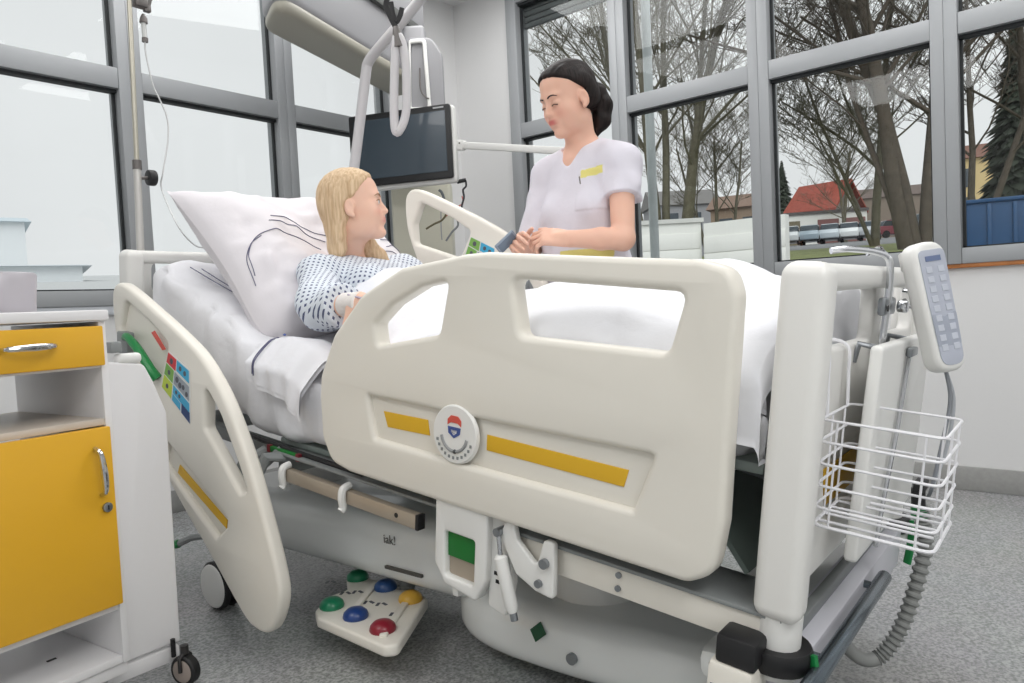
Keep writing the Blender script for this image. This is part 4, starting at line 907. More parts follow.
tri = catmull([onv(397, 36, GD), onv(395, 60, GD), onv(394, 100, GD), onv(395, 128, GD), onv(399, 131, GD), onv(406, 112, GD), onv(406, 70, GD), onv(403, 46, GD)], 5, True)
put('grip', tube(np.concatenate([tri, tri[:1]]), .017, 12, False), m_lp, gr, label='white grip loop')
put('web_strap', tube(catmull([onv(396, 34, GD), onv(393, 60, GD), onv(393.5, 84, GD)], 5), .006, 6), m_gm, gr)

# ceiling supply pendant
m_pen = mat('pendant_grey_white', (150, 150, 153), .45); m_pend2 = mat('pendant_beige_underside', (160, 157, 145), .45); m_groove = mat('pendant_groove', (84, 86, 84), .6)
pen = thing('ceiling_pendant', 'large rounded grey-white supply arm hanging from the ceiling before the windows', 'ceiling pendant', (1.9, 2.9, ZC))
dA = nrm(A(*(A(772 - 512, 294 - 341.5, 730) @ MC.T)[:2], 0)); dS = np.cross((0, 0, 1), dA)
def zpl(px, py, z): v = A(px - 512, py - 341.5, 730) @ MC.T; return CAM + v * (z - CAM[2]) / v[2]
P0 = zpl(283, 41, 2.12); 
PR = np.stack([dA, dS, A(0, 0, 1)])
def pe(g): return tf(g, PR, P0)
oln = fillet([(-.34, .02), (-.10, -.0), (1.45, -.0), (1.45, .42), (-.34, .42)], [.14, .12, .06, .06, .14], 6)
oln = fillet([(-.14, -.0), (1.0, -.0), (1.0, -.22), (-.34, -.22)], [.10, .05, .05, .08], 6)
put('arm_body', pe(tf(panel([oln], .30, .05, 5), None, (0, 0, .175))), m_pen, pen, ang=60)
put('arm_underside', pe(tf(panel([big(oln, -.012)], .06, .025, 4), None, (0, 0, .028))), m_pend2, pen, ang=60)
put('groove', pe(box((.1, -.246, .285), (.9, .004, .325), .004)), m_groove, pen)
put('arm_upper', pe(box((.0, -.23, .31), (1.0, -.01, .52), .04, 4)), m_pen, pen)
put('ceiling_tube', pe(cyl((.8, -.12, .4), (.8, -.12, ZC - 2.12), .09, 28)), m_pen, pen)
# supply column hanging at its end, with the plate behind the grip
hd = thing('supply_column', 'white supply column with a rounded panel hanging at the end of the ceiling arm', 'supply unit', onv(415, 150, 3.75))
cv = nrm(A(MC[0][0], MC[1][0], 0)); cf = np.cross((0, 0, 1), cv); CVR = np.stack([cv, cf, A(0, 0, 1)])
def facing(px, py, d): return onv(px, py, d)
cc = onv(425, 80, 3.85)
put('panel', tf(tf(panel([fillet([(-.105, -.26), (.10, -.26), (.10, .12), (.05, .21), (-.07, .22), (-.105, .2)], [.02, .02, .08, .06, .03, .03], 5)], .05, .012, 3), np.array([[1., 0, 0], [0, 0, 1], [0, -1, 0]])), CVR, cc), m_pen, hd)
put('frame', tf(tf(panel([fillet([(-.095, -.17), (.03, -.17), (.02, .20), (-.07, .20)], .02, 3), fillet([(-.075, -.15), (.01, -.15), (.0, .18), (-.06, .18)], .01, 3)], .02, .005), np.array([[1., 0, 0], [0, 0, 1], [0, -1, 0]])), CVR, cc + cf * -.035), m_bed2, hd)
put('latch', tf(tube(catmull([(-.02, -.04, .05), (-.02, -.05, -.06), (-.0, -.05, -.10), (.02, -.045, -.11)], 5), .004, 8), CVR, cc), m_gm, hd)
cc2 = onv(421, 206, 3.80)
put('lower_box', tf(box((-.155, -.0, -.30), (.155, .18, .13), .015, 3), CVR, cc2), mat('supply_beige', (206, 204, 188), .45), hd)
put('spine', tf(box((-.06, .06, .1), (.06, .14, .95), .02, 3), CVR, cc2), m_pen, hd)
# monitor
ML, MR = onv(351, 149, 3.66), onv(452, 145, 3.50); mx_ = nrm((MR - ML) * A(1, 1, 0)); my_ = np.cross((0, 0, 1), mx_); mc_ = (ML + MR) / 2; mw = np.linalg.norm((MR - ML) * A(1, 1, 0)) / 2
MRm = np.stack([mx_, my_, A(0, 0, 1)]); mh = .176
def mo(g): return tf(g, MRm, mc_)
mon = thing('monitor', 'wide black patient monitor with a dark switched-off screen behind the bed', 'monitor', mc_ - A(0, 0, mh))
def mpan(o, t, y, b=.004): V, F = panel([o], t, b); return mo((np.stack([V[:, 0], y - V[:, 2], V[:, 1]], 1), F))
put('case', mpan(fillet([(-mw - .012, -mh - .02), (mw + .012, -mh - .02), (mw + .012, mh), (-mw - .012, mh)], .02, 4), .04, .03, .010), m_bed2, mon, label='white rear case')
put('bezel', mpan(fillet([(-mw, -mh), (mw, -mh), (mw, mh), (-mw, mh)], .012, 4), .02, .0, .004), mat('monitor_black', (28, 29, 31), .35), mon)
put('screen', mpan(fillet([(-mw + .028, -mh + .034), (mw - .024, -mh + .034), (mw - .024, mh - .03), (-mw + .028, mh - .03)], .003, 2), .004, -.0105, .001), mat('dark_screen', (62, 74, 84), .25, coat=.3), mon, label='dark blue-grey screen')
put('brand_mark', mo(box((mw - .085, -.0112, mh - .017), (mw - .03, -.0102, mh - .010))), mat('pale_print', (176, 178, 180), .5), mon, ang=0)
put('mount', mo(join(box((-.05, .06, -.06), (.05, .20, .06), .01))), m_grey, mon)
# horizontal rail before the window, cables
ra, rb = onv(456, 145, 3.55), onv(566, 151, 3.25)
wr = thing('equipment_rail', 'thin white horizontal rail running from the supply column towards the nurse', 'rail', ra)
rd = nrm(rb - ra); rs = nrm(np.cross((0, 0, 1), rd)); RR = np.stack([rd, rs, np.cross(rd, rs)])
put('bar', obox((ra + rb) / 2, (np.linalg.norm(rb - ra) / 2, .012, .016), RR, .004), m_bed2, wr); put('end_clip', obox(ra + rd * .02, (.03, .016, .024), RR, .004), m_bed2, wr)
for k in (0, .028): put('screw', cyl(ra + rd * (k + .005) - rs * .019 + A(0, 0, .008), ra + rd * (k + .005) - rs * .014 + A(0, 0, .008), .004), m_gm, wr)
put('arm', obox((ra + onv(430, 150, 3.7)) / 2, (.07, .01, .012), RR, .004), m_bed2, wr)
cbz = thing('monitor_cables', 'thin black, grey and red monitor cables hanging by the supply column', 'cable', onv(463, 200, 3.6))
def cbl(pts, d, r, c, nm='cable'): put(nm, tube(catmull([onv(*p, d) for p in pts], 6), r, 7), mat('cable_%d_%d' % (c[0], c[1]), c, .5), cbz)
cbl([(460, 181), (465, 180), (466, 186), (463, 190), (464, 197), (462, 205), (461, 213), (464, 224)], 3.55, .005, (46, 46, 50)); cbl([(462, 196), (463, 203), (459, 206), (452, 211), (444, 218)], 3.55, .003, (196, 110, 100))
cbl([(439, 190), (442, 193), (445, 203), (447, 212)], 3.6, .007, (110, 116, 120)); cbl([(426, 229), (434, 224), (442, 220), (446, 213), (441, 205)], 3.5, .005, (96, 88, 60)); cbl([(446, 241), (452, 232), (458, 225), (456, 214)], 3.5, .005, (120, 124, 126)); cbl([(441, 200), (441, 225), (442, 240)], 3.55, .003, (150, 152, 154))
put('hook', tube(catmull([onv(457, 182, 3.55), onv(461, 181, 3.55), onv(466, 180, 3.55)], 4), .010, 8), m_black, cbz)
# ================================================================== people
def frame(f, u):
    f = nrm(f); u = nrm(np.array(u, float) - f * (f @ np.array(u, float))); l = np.cross(u, f); return np.stack([l, f, u])      # left, forward, up
def head_vol(S, C, R, sc=1.):
    T = lambda *p: C + A(*p) * sc @ R
    e = lambda c, r, k=.02, mode='add', Q=None: S.ell(T(*c), A(*r) * sc, R if Q is None else Q @ R, k, mode)
    e((0, -.015, .045), (.073, .093, .084)); e((0, .028, -.015), (.062, .060, .095), .03); e((0, .030, .06), (.058, .052, .045), .03)
    for s in (-1, 1):
        e((s * .036, .022, -.062), (.026, .045, .042), .025); e((s * .038, .055, -.030), (.022, .025, .024), .025)
    e((0, .065, -.098), (.024, .024, .020), .022)
    e((0, .078, .024), (.046, .013, .013), .018)
    for s in (-1, 1): e((s * .031, .096, -.001), (.017, .014, .012), .014, 'sub')
    for s in (-1, 1): e((s * .031, .0755, -.001), (.0155, .0135, .0125), .006)
    S.cone(T(0, .083, .012), T(0, .102, -.030), .0075 * sc, .0095 * sc, .012)
    for s in (-1, 1): e((s * .011, .092, -.033), (.008, .010, .007), .008)
    e((0, .079, -.056), (.028, .015, .018), .015)
    e((0, .0895, -.0535), (.020, .0070, .0045), .006); e((0, .0880, -.0635), (.017, .0075, .0052), .006); e((0, .0985, -.0583), (.022, .004, .0016), .003, 'sub')
    for s in (-1, 1):
        Q = rot((0, 0, 1), s * 18) @ rot((1, 0, 0), -8); e((s * .0765, -.008, -.008), (.008, .017, .030), .008, 'add', Q); e((s * .084, -.004, -.004), (.006, .009, .016), .006, 'sub', Q)
        e((s * .077, -.001, -.036), (.006, .008, .008), .006)
def head_colour(P, C, R, skin, lip, sc=1.):
    q = (P - C) @ R.T / sc; c = np.tile(A(*lin(skin)[:3]), (len(P), 1))
    def mixin(w, col): 
        nonlocal c
        w = np.clip(w, 0, 1)[:, None]; c = c * (1 - w) + A(*lin(col)[:3]) * w
    for s in (-1, 1): mixin(.30 * np.exp(-(((q[:, 0] - s * .040) / .02) ** 2 + ((q[:, 2] + .034) / .018) ** 2)) * (q[:, 1] > .02), (214, 128, 112))
    fr = (q[:, 1] > .07) & (np.abs(q[:, 0]) < .04)
    w = np.exp(-(((q[:, 0]) / .021) ** 4 + ((q[:, 2] + .0585) / .0095) ** 4)) * fr; mixin(w * .9, lip)
    return c
def face_parts(body, C, R, sc, brow, lidded, iris, conv, gaze=(0, 0)):
    T = lambda *p: conv(C + A(*p) * sc @ R)
    for s in (-1, 1):
        br = [T(s * .013, .0945, .021), T(s * .024, .0945, .025), T(s * .036, .0890, .0255), T(s * .047, .0795, .020)]
        put('eyebrow', tube(catmull(br, 5), np.linspace(.0032, .0014, 16) * sc, 6, sq=.6), brow, body, ang=180)
        zl = -.006 if lidded else .0055
        la = [T(s * .0175, .0875, zl - .001), T(s * .025, .0905, zl + .001), T(s * .034, .0895, zl + .0012), T(s * .044, .083, zl - .002)]
        put('eyelashes', tube(catmull(la, 5), .0017 * sc, 5), brow, body, ang=180)
        if not lidded:
            e = put('eye', tf(lathe([(.0003, -.0095), (.005, -.008), (.008, -.004), (.009, 0), (.008, .004), (.005, .008), (.0003, .0095)], 16), R if conv(A(0, 0, 0)) is None else np.eye(3), T(s * .031, .0815, -.001)), mat('eye_white', (228, 222, 218), .2), body, ang=180)
            gd = nrm(A(gaze[0], 1, gaze[1]) @ R * sc); pc = T(s * .031 + gaze[0] * .009, .0815 + .0083, -.001 + gaze[1] * .009); p2 = T(s * .031 + gaze[0] * .010, .0815 + .0094, -.001 + gaze[1] * .010)
            put('iris', tube([pc, p2], [.0056, .0052], 14), iris, e)
def hand_vol(S, w, d, n, across, curl, sc=1., thumb=(.7, .65, -.25), spread=.06):
    d = nrm(d); n = nrm(np.array(n, float) - d * (d @ np.array(n, float))); a = nrm(across)
    R = np.stack([d, a, n]); w = np.array(w, float)
    S.obox(w + d * .046 * sc, A(.046, .037, .0125) * sc, R, .0115 * sc, .012); S.cone(w - d * .01, w + d * .03, .024 * sc, .022 * sc, .015)
    for i, (o, L) in enumerate(zip((.028, .0095, -.0095, -.027), (.92, 1.03, .97, .78))):
        p = w + d * (.088 - .004 * abs(i - 1)) * sc + a * o * sc; ang = math.radians(curl[i] * .55); dd = nrm(d + a * spread * (1.5 - i)); r = .0088 - .0006 * (i == 3)
        for k, (l, rr) in enumerate(zip((.040, .026, .021), (1., .9, .8))):
            v = dd * math.cos(ang) - n * math.sin(ang); q = p + v * l * L * sc; S.cone(p, q, r * rr * sc, r * (rr - .1) * sc, .0035); p = q; ang += math.radians(curl[i] * (.6 if k == 0 else .45))
    p = w + d * .022 * sc + a * .026 * sc; v = nrm(d * thumb[0] + a * thumb[1] + n * thumb[2])
    S.cone(w + d * .01 * sc + a * .012 * sc, p + v * .018 * sc, .016 * sc, .0135 * sc, .012)
    for k, (l, rr) in enumerate(((.038, .0115), (.030, .0098), (.024, .0088))):
        q = p + v * l * sc; S.cone(p, q, rr * sc, (rr - .0012) * sc, .004); p = q; v = nrm(v + d * .22 - n * .12)
def hairmat(name, c0, c1, sc):
    m = mat(name, c0, .6, spec=.25); nt = m.node_tree; b = nt.nodes['Principled BSDF']; tc = nt.nodes.new('ShaderNodeTexCoord'); mp = nt.nodes.new('ShaderNodeMapping'); mp.inputs['Scale'].default_value = sc
    n = nt.nodes.new('ShaderNodeTexNoise'); n.inputs['Scale'].default_value = 1; n.inputs['Detail'].default_value = 5; r = nt.nodes.new('ShaderNodeValToRGB'); e = r.color_ramp.elements
    e[0].position = .3; e[0].color = lin(c1); e[1].position = .68; e[1].color = lin(c0); bp = nt.nodes.new('ShaderNodeBump'); bp.inputs['Strength'].default_value = .5; bp.inputs['Distance'].default_value = .004
    L = nt.links.new; L(tc.outputs['Object'], mp.inputs['Vector']); L(mp.outputs['Vector'], n.inputs['Vector']); L(n.outputs['Fac'], r.inputs['Fac']); L(r.outputs['Color'], b.inputs['Base Color']); L(n.outputs['Fac'], bp.inputs['Height']); L(bp.outputs['Normal'], b.inputs['Normal'])
    return m
m_skin = mat('skin', (226, 176, 152), .5, attr=True, spec=.35); b_ = m_skin.node_tree.nodes['Principled BSDF']; b_.inputs['Subsurface Weight'].default_value = .12; b_.inputs['Subsurface Radius'].default_value = (.012, .005, .003)
ident = lambda p: p

# ---- the nurse
NF = nrm((-.995, .10, 0)); NL = np.cross((0, 0, 1), NF); NB = np.stack([NL, NF, A(0, 0, 1)]); NC = A(2.188, 1.462, 0)
def N(l, f, z): return NC + A(l, f, 0) @ NB + A(0, 0, z)
nurse = thing('person', 'dark-haired woman in a white short-sleeved tunic with yellow pocket bands, standing and looking down', 'person', NC)
hC = A(2.112, 1.462, 1.600); hR = frame((-.91, .30, -.28), (-.04, .0, 1))
shL, elL, wrL = N(.165, .0, 1.372), A(2.098, 1.258, 1.105), A(1.958, 1.385, 1.112)
shR, elR, wrR = N(-.165, .0, 1.372), A(2.135, 1.672, 1.11), A(1.950, 1.575, 1.10)
S = Blob((1.78, 1.17, .84), (2.36, 1.84, 1.77), .0034)
def torso(S, g, body=True):
    S.ell(N(0, .0, 1.25), A(.145, .088, .20) + g, NB, .03); S.ell(N(0, -.005, 1.08), A(.122, .085, .16) + g, NB, .05); S.ell(N(0, -.01, .93), A(.165, .108, .16) + g, NB, .05)
    for s in (-1, 1): S.ell(N(s * .07, .062, 1.215), A(.058, .052, .058) + g * .8, NB, .035)
    S.cone(shL, shR, .048 + g, .048 + g, .03); S.ell(N(0, -.01, 1.37), A(.13, .062, .06) + g, NB, .03)
    for q in (shL, shR): S.cone(N(0, -.015, 1.425), q, .05 + g * .6, .046 + g, .03)
torso(S, 0)
head_vol(S, hC, hR); S.cone(N(0, -.0, 1.40), hC + A(0, -.022, -.065) @ hR, .054, .049, .03); S.cone(N(0, .0, 1.39), N(0, -.01, 1.44), .075, .055, .03)
for q in ((shL, elL, wrL), (shR, elR, wrR)):
    S.cone(q[0], q[1], .046, .038, .02); S.cone(q[1], q[1] * .6 + q[2] * .4, .038, .036, .015); S.cone(q[1] * .6 + q[2] * .4, q[2], .036, .0255, .012)
dL = nrm((-.66, .74, .12)); nL = nrm((-.60, -.46, .65)); hand_vol(S, wrL, dL, nL, np.cross(dL, nL), (62, 66, 70, 74), .92, (.75, .6, -.35))
dR = nrm((-.80, -.42, .25)); nR = nrm((-.10, .75, .65)); hand_vol(S, wrR, dR, nR, np.cross(nR, dR), (50, 55, 60, 64), .92, (.8, .5, -.2))
V, F = S.mesh(2); nb = put('body', (V, F), m_skin, nurse, ang=180, cols=head_colour(V, hC, hR, (230, 184, 162), (200, 104, 102)))
m_brow = mat('dark_brow', (44, 34, 32), .6)
face_parts(nb, hC, hR, 1., m_brow, True, None, ident)
# hair
S = Blob(hC - .21, hC + .21, .0032); T = lambda *p: hC + A(*p) @ hR
S.ell(T(0, -.020, .047), (.083, .101, .090), hR, .02); S.ell(T(0, -.055, -.005), (.074, .062, .062), hR, .03)
S.ell(T(0, .028, .070), (.068, .064, .050), hR, .02); nv = A(0, .544, -.839); S.obox(T(0, .042, .062) + (nv * .1) @ hR, (.15, .1, .080), np.stack([A(1, 0, 0), nv, A(0, .839, .544)]) @ hR, 0, .012, 'sub')
for s in (-1, 1): S.ell(T(s * .078, .026, -.055), (.05, .036, .062), hR, .012, 'sub'); S.ell(T(s * .088, -.006, -.018), (.022, .020, .034), hR, .01, 'sub')
S.ell(T(0, -.03, -.11), (.12, .10, .065), hR, .02, 'sub')
p0 = T(0, -.096, .020); pt = [p0, p0 + A(.030, -.020, -.008), p0 + A(.046, -.030, -.050), p0 + A(.040, -.026, -.105), p0 + A(.020, -.012, -.158)]; S.chain(pt, [.022, .029, .033, .030, .010], .02)
S.displace(lambda P: noise(((P - hC) @ hR.T) * A(160, 28, 28)) * .0022)
put('hair', S.mesh(1), hairmat('dark_brown_hair', (38, 28, 26), (14, 11, 11), (170, 26, 30)), nurse, ang=180, label='dark hair tied in a ponytail')
put('hair_tie', tube([p0 + A(.004, -.002, -.002), p0 + A(.014, -.006, -.007)], .027, 14), m_black, nurse)
# tunic
m_tun = mat('white_tunic', (222, 219, 228), .85, attr=True, bump=(9, .35), sleeve=None) if False else mat('white_tunic', (222, 219, 228), .85, attr=True, bump=(14, .35), spec=.2)
S = Blob((1.93, 1.15, .74), (2.42, 1.82, 1.50), .0038)
def sleeve(S, a, b, t, r0, r1, k=.025):
    e = a + (b - a) * t; S.cone(a, e + (b - a) * .12, r0, r1, k); return e
for a, b, t__ in ((shL, elL, .47), (shR, elR, .92)):
    e = sleeve(S, a + A(0, 0, -.005), b, t__, .060, .065); d = nrm(b - a); u = nrm(np.cross(d, NF)); S.obox(e + d * .06, (.06, .11, .11), np.stack([d, u, np.cross(d, u)]), 0, .004, 'sub')
torso(S, .014); S.ell(N(0, .005, .90), (.195, .130, .24), NB, .06); S.ell(N(0, .02, 1.09), (.160, .108, .22), NB, .05)
S.ell(N(0, .012, 1.462), (.078, .072, .055), NB, .008, 'sub'); S.cone(N(-.0, .075, 1.475), N(.0, .118, 1.352), .074, .008, .006, 'sub'); S.cone(N(0, .16, 1.45), N(0, .16, 1.356), .066, .006, .006, 'sub')
S.obox(N(0, 0, .72), (.3, .3, .045), NB, 0, .01, 'sub')
def crease(P):
    q = (P - NC) @ NB.T; w = noise(q * A(9, 9, 5), 1, 2) * .008 + noise(q * A(24, 24, 9) + q[:, [2, 0, 1]] * 6, 1, 6) * .0045
    w += .004 * np.sin((q[:, 2] * 60 + np.abs(q[:, 0]) * 50) + 4 * noise(q, 6)) * np.clip(np.abs(q[:, 0]) * 6 - .5, 0, 1) * np.clip(1 - np.abs(q[:, 2] - 1.27) * 7, 0, 1)
    pk = (q[:, 0] > .055) & (q[:, 0] < .145) & (q[:, 1] > 0) & (q[:, 2] > 1.215) & (q[:, 2] < 1.355); return w + pk * .003
S.displace(crease); V, F = S.mesh(1); q = (V - NC) @ NB.T
tc_ = np.tile(A(*lin((222, 219, 228))[:3]), (len(V), 1)); fr = q[:, 1] > .0
yb = fr & (((q[:, 0] > .060) & (q[:, 0] < .142) & (q[:, 2] > 1.325 + .1 * (q[:, 0] - .06)) & (q[:, 2] < 1.352 + .1 * (q[:, 0] - .06))) | ((q[:, 0] > -.01) & (q[:, 0] < .16) & (q[:, 2] > 1.045) & (q[:, 2] < 1.082)))
tc_[yb] = lin((228, 219, 134))[:3]
put('tunic', (V, F), m_tun, nurse, ang=180, cols=tc_, label='white tunic with yellow pocket bands')
put('pocket_pen', tube([N(.085, .123, 1.30), N(.078, .118, 1.325)], .0025, 6), m_gm, nurse)
S = Blob((1.98, 1.2, 0), (2.40, 1.75, .95), .009)
S.ell(N(0, -.01, .86), (.170, .115, .10), NB, .03)
for s in (-1, 1): S.chain([N(s * .085, -.01, .82), N(s * .095, .0, .48), N(s * .10, -.02, .07)], [.088, .068, .062], .02)
S.obox(N(0, 0, -.0), (.3, .3, .05), NB, 0, .005, 'sub')
put('trousers', S.mesh(1), cloth('white_trousers', (224, 222, 228)), nurse, ang=180)
for s in (-1, 1): put('shoe', tf(box((-.042, -.09, 0), (.042, .16, .075), .034, 4), NB, N(s * .10, .0, 0)), mat('white_shoe', (220, 220, 222), .4), nurse, ang=60)
# phone in her hands
ph = thing('phone', 'small blue-grey handheld device held in the standing woman\'s hands', 'phone', A(1.865, 1.545, 1.10))
pa = onv(516, 233, 2.40); pz = onv(497, 251, 2.40); pd = nrm(pa - pz); vw = nrm(CAM - pa); pnn = nrm(np.cross(pd, nrm(np.cross(vw, pd) + vw * .7))); pw = np.cross(pnn, pd); PRr = np.stack([pd, pw, pnn])
put('case', obox((pa + pz) / 2, (.040, .020, .0055), PRr, .004, 3), mat('device_blue_grey', (134, 146, 160), .35), ph)
put('screen', obox((pa + pz) / 2 + pnn * .0052, (.033, .016, .0008), PRr, .0005), mat('device_screen', (108, 122, 138), .2), ph)

# ---- the patient, worked out in the bed's own axes
pat = thing('person', 'blonde woman in a dotted hospital gown, lying propped up in bed with a bandaged wrist', 'person', B(.42, 1.4, 0))
bedv = lambda g: bed(g)
pC = A(.40, 1.570, .342); pf = A(.70, -.69, .16) @ BM.T; pu_ = A(-.14, .16, .98) @ BM.T; pR = frame(pf, pu_)
SP = nrm((0, .93, .37)); LT = A(1., 0, 0); FN = np.cross(LT, SP); TB = np.stack([LT, SP, FN])      # across, along the spine, to the front
T0 = A(.42, 1.46, .035)
def Q_(l, s_, f): return T0 + A(l, s_, f) @ TB
sN, eN, wN = A(.245, 1.545, .115), A(.122, 1.375, .036), A(.088, 1.165, .066)
sF, eF, wF = A(.60, 1.56, .125), A(.71, 1.36, .02), A(.58, 1.18, .08)
S = Blob((-.02, .98, -.16), (.86, 1.80, .52), .0036)
def ptorso(S, g):
    S.ell(Q_(0, .02, 0), A(.15, .20, .092) + g, TB, .03); S.ell(Q_(0, -.22, -.02), A(.135, .2, .09) + g, TB, .05)
    for s in (-1, 1): S.ell(Q_(s * .075, .0, .075), A(.06, .062, .045) + g * .8, TB, .04)
    S.cone(sN, sF, .05 + g, .05 + g, .03)
    for q in (sN, sF): S.cone(Q_(0, .19, .0), q, .05 + g * .5, .046 + g, .03)
ptorso(S, 0); head_vol(S, pC, pR, .97)
nb_ = A(.415, 1.625, .165); S.cone(nb_, pC + A(0, -.02, -.06) @ pR, .054, .048, .03); S.cone(Q_(0, .15, .0), nb_, .07, .054, .03)
for q in ((sN, eN, wN), (sF, eF, wF)):
    S.cone(q[0], q[1], .044, .037, .02); S.cone(q[1], q[1] * .6 + q[2] * .4, .037, .035, .015); S.cone(q[1] * .6 + q[2] * .4, q[2], .035, .0265, .012)
dN = nrm((-.35, -.12, -.93)); nN = nrm((-.80, -.50, .30)); hand_vol(S, wN, dN, nN, np.cross(nN, dN), (30, 34, 38, 42), .9)
dF = nrm((-.6, -.7, -.1)); nF = A(0, -.1, 1.); hand_vol(S, wF, dF, nF, np.cross(dF, nF), (25, 28, 30, 34), .9)
V, F = S.mesh(2); pb_ = put('body', bed((V, F)), m_skin, pat, ang=180, cols=head_colour(V, pC, pR, (234, 192, 170), (208, 122, 118), .97))
face_parts(pb_, pC, pR, .97, mat('fair_brow', (150, 112, 80), .6), False, mat('iris_blue', (74, 92, 104), .3), B, (.05, .12))
# hair
S = Blob(pC - A(.24, .24, .34), pC + A(.27, .24, .2), .0034); T = lambda *p: pC + A(*p) * .97 @ pR
S.ell(T(0, -.014, .046), (.082, .099, .090), pR, .02); S.ell(T(0, -.055, -.01), (.074, .056, .072), pR, .03)
S.ell(T(0, .024, .070), (.067, .060, .050), pR, .02); nv = A(0, .69, -.724); S.obox(T(0, .045, .058) + (nv * .1) @ pR, (.15, .1, .075), np.stack([A(1, 0, 0), nv, A(0, .724, .69)]) @ pR, 0, .012, 'sub')
for s in (-1, 1): S.ell(T(s * .080, .028, -.055), (.045, .034, .075), pR, .012, 'sub')
S.ell(T(-.086, -.002, -.012), (.024, .022, .036), pR, .01, 'sub')
# long hair: the near fall behind the ear, the far lock over the shoulder
S.chain([T(-.056, -.040, .03), T(-.058, -.058, -.03), T(-.056, -.070, -.09), T(-.048, -.082, -.14), T(-.04, -.09, -.18)], [.026, .019, .019, .018, .010], .02)
S.chain([T(-.03, -.070, .02), T(-.035, -.072, -.06), T(-.03, -.080, -.12), T(-.02, -.088, -.17)], [.034, .030, .027, .012], .02)
S.chain([T(.055, -.04, .0), T(.066, -.02, -.07), T(.072, .010, -.12), T(.078, .04, -.165), T(.09, .075, -.20)], [.03, .028, .027, .024, .008], .02)
S.chain([T(.05, -.06, .0), T(.07, -.05, -.10), T(.10, -.0, -.17), T(.135, .055, -.215), T(.155, .085, -.245)], [.03, .034, .028, .020, .006], .02)
S.displace(lambda P: noise(((P - pC) @ pR.T) * A(150, 150, 12)) * .0022)
put('hair', bed(S.mesh(1)), hairmat('blonde_hair', (228, 202, 168), (194, 162, 126), (150, 150, 9)), pat, ang=180, label='long blonde hair')
# gown
def gownmat():
    m = mat('dotted_gown', (222, 228, 236), .85, bump=(16, .25), spec=.2); nt = m.node_tree; b = nt.nodes['Principled BSDF']; L = nt.links.new
    tc = nt.nodes.new('ShaderNodeUVMap'); sp = nt.nodes.new('ShaderNodeSeparateXYZ'); L(tc.outputs['UV'], sp.inputs[0])
    def ma(op, a, b_=None):
        n = nt.nodes.new('ShaderNodeMath'); n.operation = op
        for i, x in enumerate((a, b_)):
            if x is None: continue
            if isinstance(x, (int, float)): n.inputs[i].default_value = x
            else: L(x, n.inputs[i])
        return n.outputs[0]
    x, y = sp.outputs[0], sp.outputs[1]
    def cell(v, o): return ma('ABSOLUTE', ma('SUBTRACT', ma('FRACT', ma('ADD', ma('MULTIPLY', v, 1 / .0205), o)), .5))
    def dots(o): return ma('LESS_THAN', ma('ADD', cell(x, o), cell(y, o)), .215)
    f = ma('MAXIMUM', dots(0.), dots(.5)); mx = nt.nodes.new('ShaderNodeMix'); mx.data_type = 'RGBA'; L(f, mx.inputs[0]); mx.inputs[6].default_value = lin((222, 228, 236)); mx.inputs[7].default_value = lin((88, 96, 128))
    L(mx.outputs[2], b.inputs['Base Color']); return m
S = Blob((-.04, .98, -.16), (.86, 1.80, .34), .0038); ptorso(S, .017)
for a, e_, w_ in ((sN, eN, wN), (sF, eF, wF)):
    S.cone(a + A(0, 0, -.005), e_, .066, .066, .02); e2 = e_ + (w_ - e_) * .60; S.cone(e_, e2 + (w_ - e_) * .1, .066, .058, .02); d = nrm(w_ - e_); u = nrm(np.cross(d, (0, 0, 1))); S.obox(e2 + d * .065, (.065, .10, .10), np.stack([d, u, np.cross(d, u)]), 0, .004, 'sub')
S.ell(Q_(-.005, .205, .03), (.082, .075, .075), TB, .01, 'sub')
S.obox(A(.42, 1.0, .0), (.5, .06, .4), None, 0, .01, 'sub')
S.displace(lambda P: noise(P * A(11, 15, 11)) * .009 + noise(P * A(26, 30, 22), 1, 5) * .004)
V, F = S.mesh(1); gu = (V - T0) @ TB.T
# pattern laid along the cloth: around the trunk, and along the sleeves
uvx = gu[:, 0] + .35 * gu[:, 2]; uvy = gu[:, 1] + .25 * gu[:, 2]
put('gown', bed((V, F)), gownmat(), pat, ang=180, uv=np.stack([uvx, uvy], 1), label='white gown with a small dark blue diamond pattern')
rim = [Q_(-.005, .205, .03) + A(.080 * math.cos(a), .072 * math.sin(a), 0) @ TB for a in np.linspace(0, 2 * PI, 40, endpoint=False)]
# bandage and cannula
bd = nrm(wN - eN); bp0, bp1 = eN + (wN - eN) * .66, wN + bd * .012
bn = put('bandage', bed(tube([bp0, bp0 + bd * .004, (bp0 + bp1) / 2, bp1 - bd * .004, bp1], [.031, .0345, .0325, .031, .027], 20)), mat('bandage_white', (232, 226, 222), .9, bump=(60, .3)), pat, label='white bandage around the wrist')
put('cannula', bed(tube(catmull([(bp0 + bp1) / 2 + A(-.020, .0, .026), (bp0 + bp1) / 2 + A(-.022, -.02, .024), bp1 + A(-.02, -.02, .016)], 5), .003, 6)), mat('cannula_violet', (190, 176, 196), .4), bn)
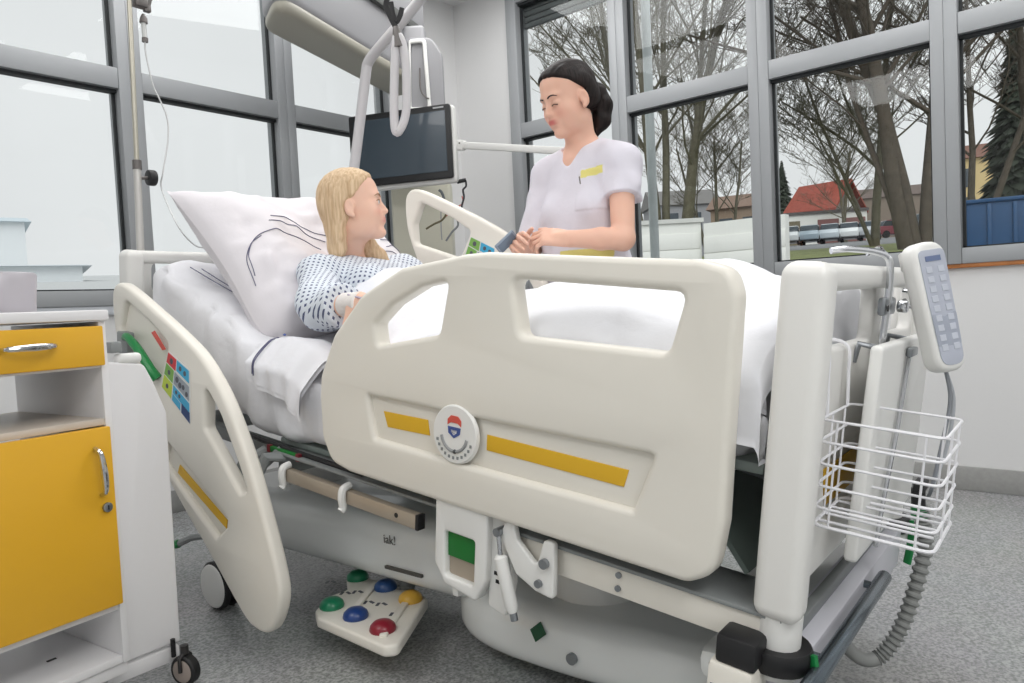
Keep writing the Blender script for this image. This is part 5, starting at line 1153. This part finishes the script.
# ================================================================== light
w = bpy.data.worlds.new('overcast'); SC.world = w; w.use_nodes = True; nt = w.node_tree; bg = nt.nodes['Background']
tc = nt.nodes.new('ShaderNodeTexCoord'); n = nt.nodes.new('ShaderNodeTexNoise'); n.inputs['Scale'].default_value = 2.2; n.inputs['Detail'].default_value = 4
r = nt.nodes.new('ShaderNodeValToRGB'); e = r.color_ramp.elements; e[0].position = .3; e[0].color = (.80, .80, .806, 1); e[1].position = .7; e[1].color = (.90, .90, .905, 1)
nt.links.new(tc.outputs['Generated'], n.inputs['Vector']); nt.links.new(n.outputs['Fac'], r.inputs['Fac']); nt.links.new(r.outputs['Color'], bg.inputs['Color']); bg.inputs['Strength'].default_value = 1.0
def area(name, loc, rotd, size, power, col=(1, 1, 1), sy=None):
    l = bpy.data.lights.new(name, 'AREA'); l.energy = power; l.color = col; l.shape = 'RECTANGLE'; l.size = size; l.size_y = sy or size
    o = bpy.data.objects.new(name, l); COL.objects.link(o); o.location = loc; o.rotation_euler = [math.radians(a) for a in rotd]; return o
for x, y, p in ((2.8, .5, 22), (1.3, 2.7, 18), (1.2, .4, 10), (-.6, -.9, 18), (.3, -1.5, 40), (2.7, 2.4, 23), (-.9, 1.6, 26)):  # fill lights added under the ceiling to brighten the room, no fixtures
    area('fill_light', (x, y, ZC - .02), (0, 0, 0), 1.2, p, (1, .993, .98), 1.2)
sl = bpy.data.lights.new('outdoor_fill', 'SUN'); sl.energy = 1.6; sl.angle = math.radians(50); so = bpy.data.objects.new('outdoor_fill', sl); COL.objects.link(so); so.rotation_euler = Vector((.62, .42, -.66)).to_track_quat('-Z', 'Y').to_euler()  # soft sun lamp added from behind the building to brighten the outdoor fronts
vs = SC.view_settings; vs.view_transform = 'Standard'; vs.look = 'None'; vs.gamma = 1; vs.use_curve_mapping = False; vs.exposure = 0.0
SC.cycles.use_denoising = True; SC.cycles.max_bounces = 8; SC.cycles.transparent_max_bounces = 12; SC.cycles.caustics_reflective = False; SC.cycles.caustics_refractive = False
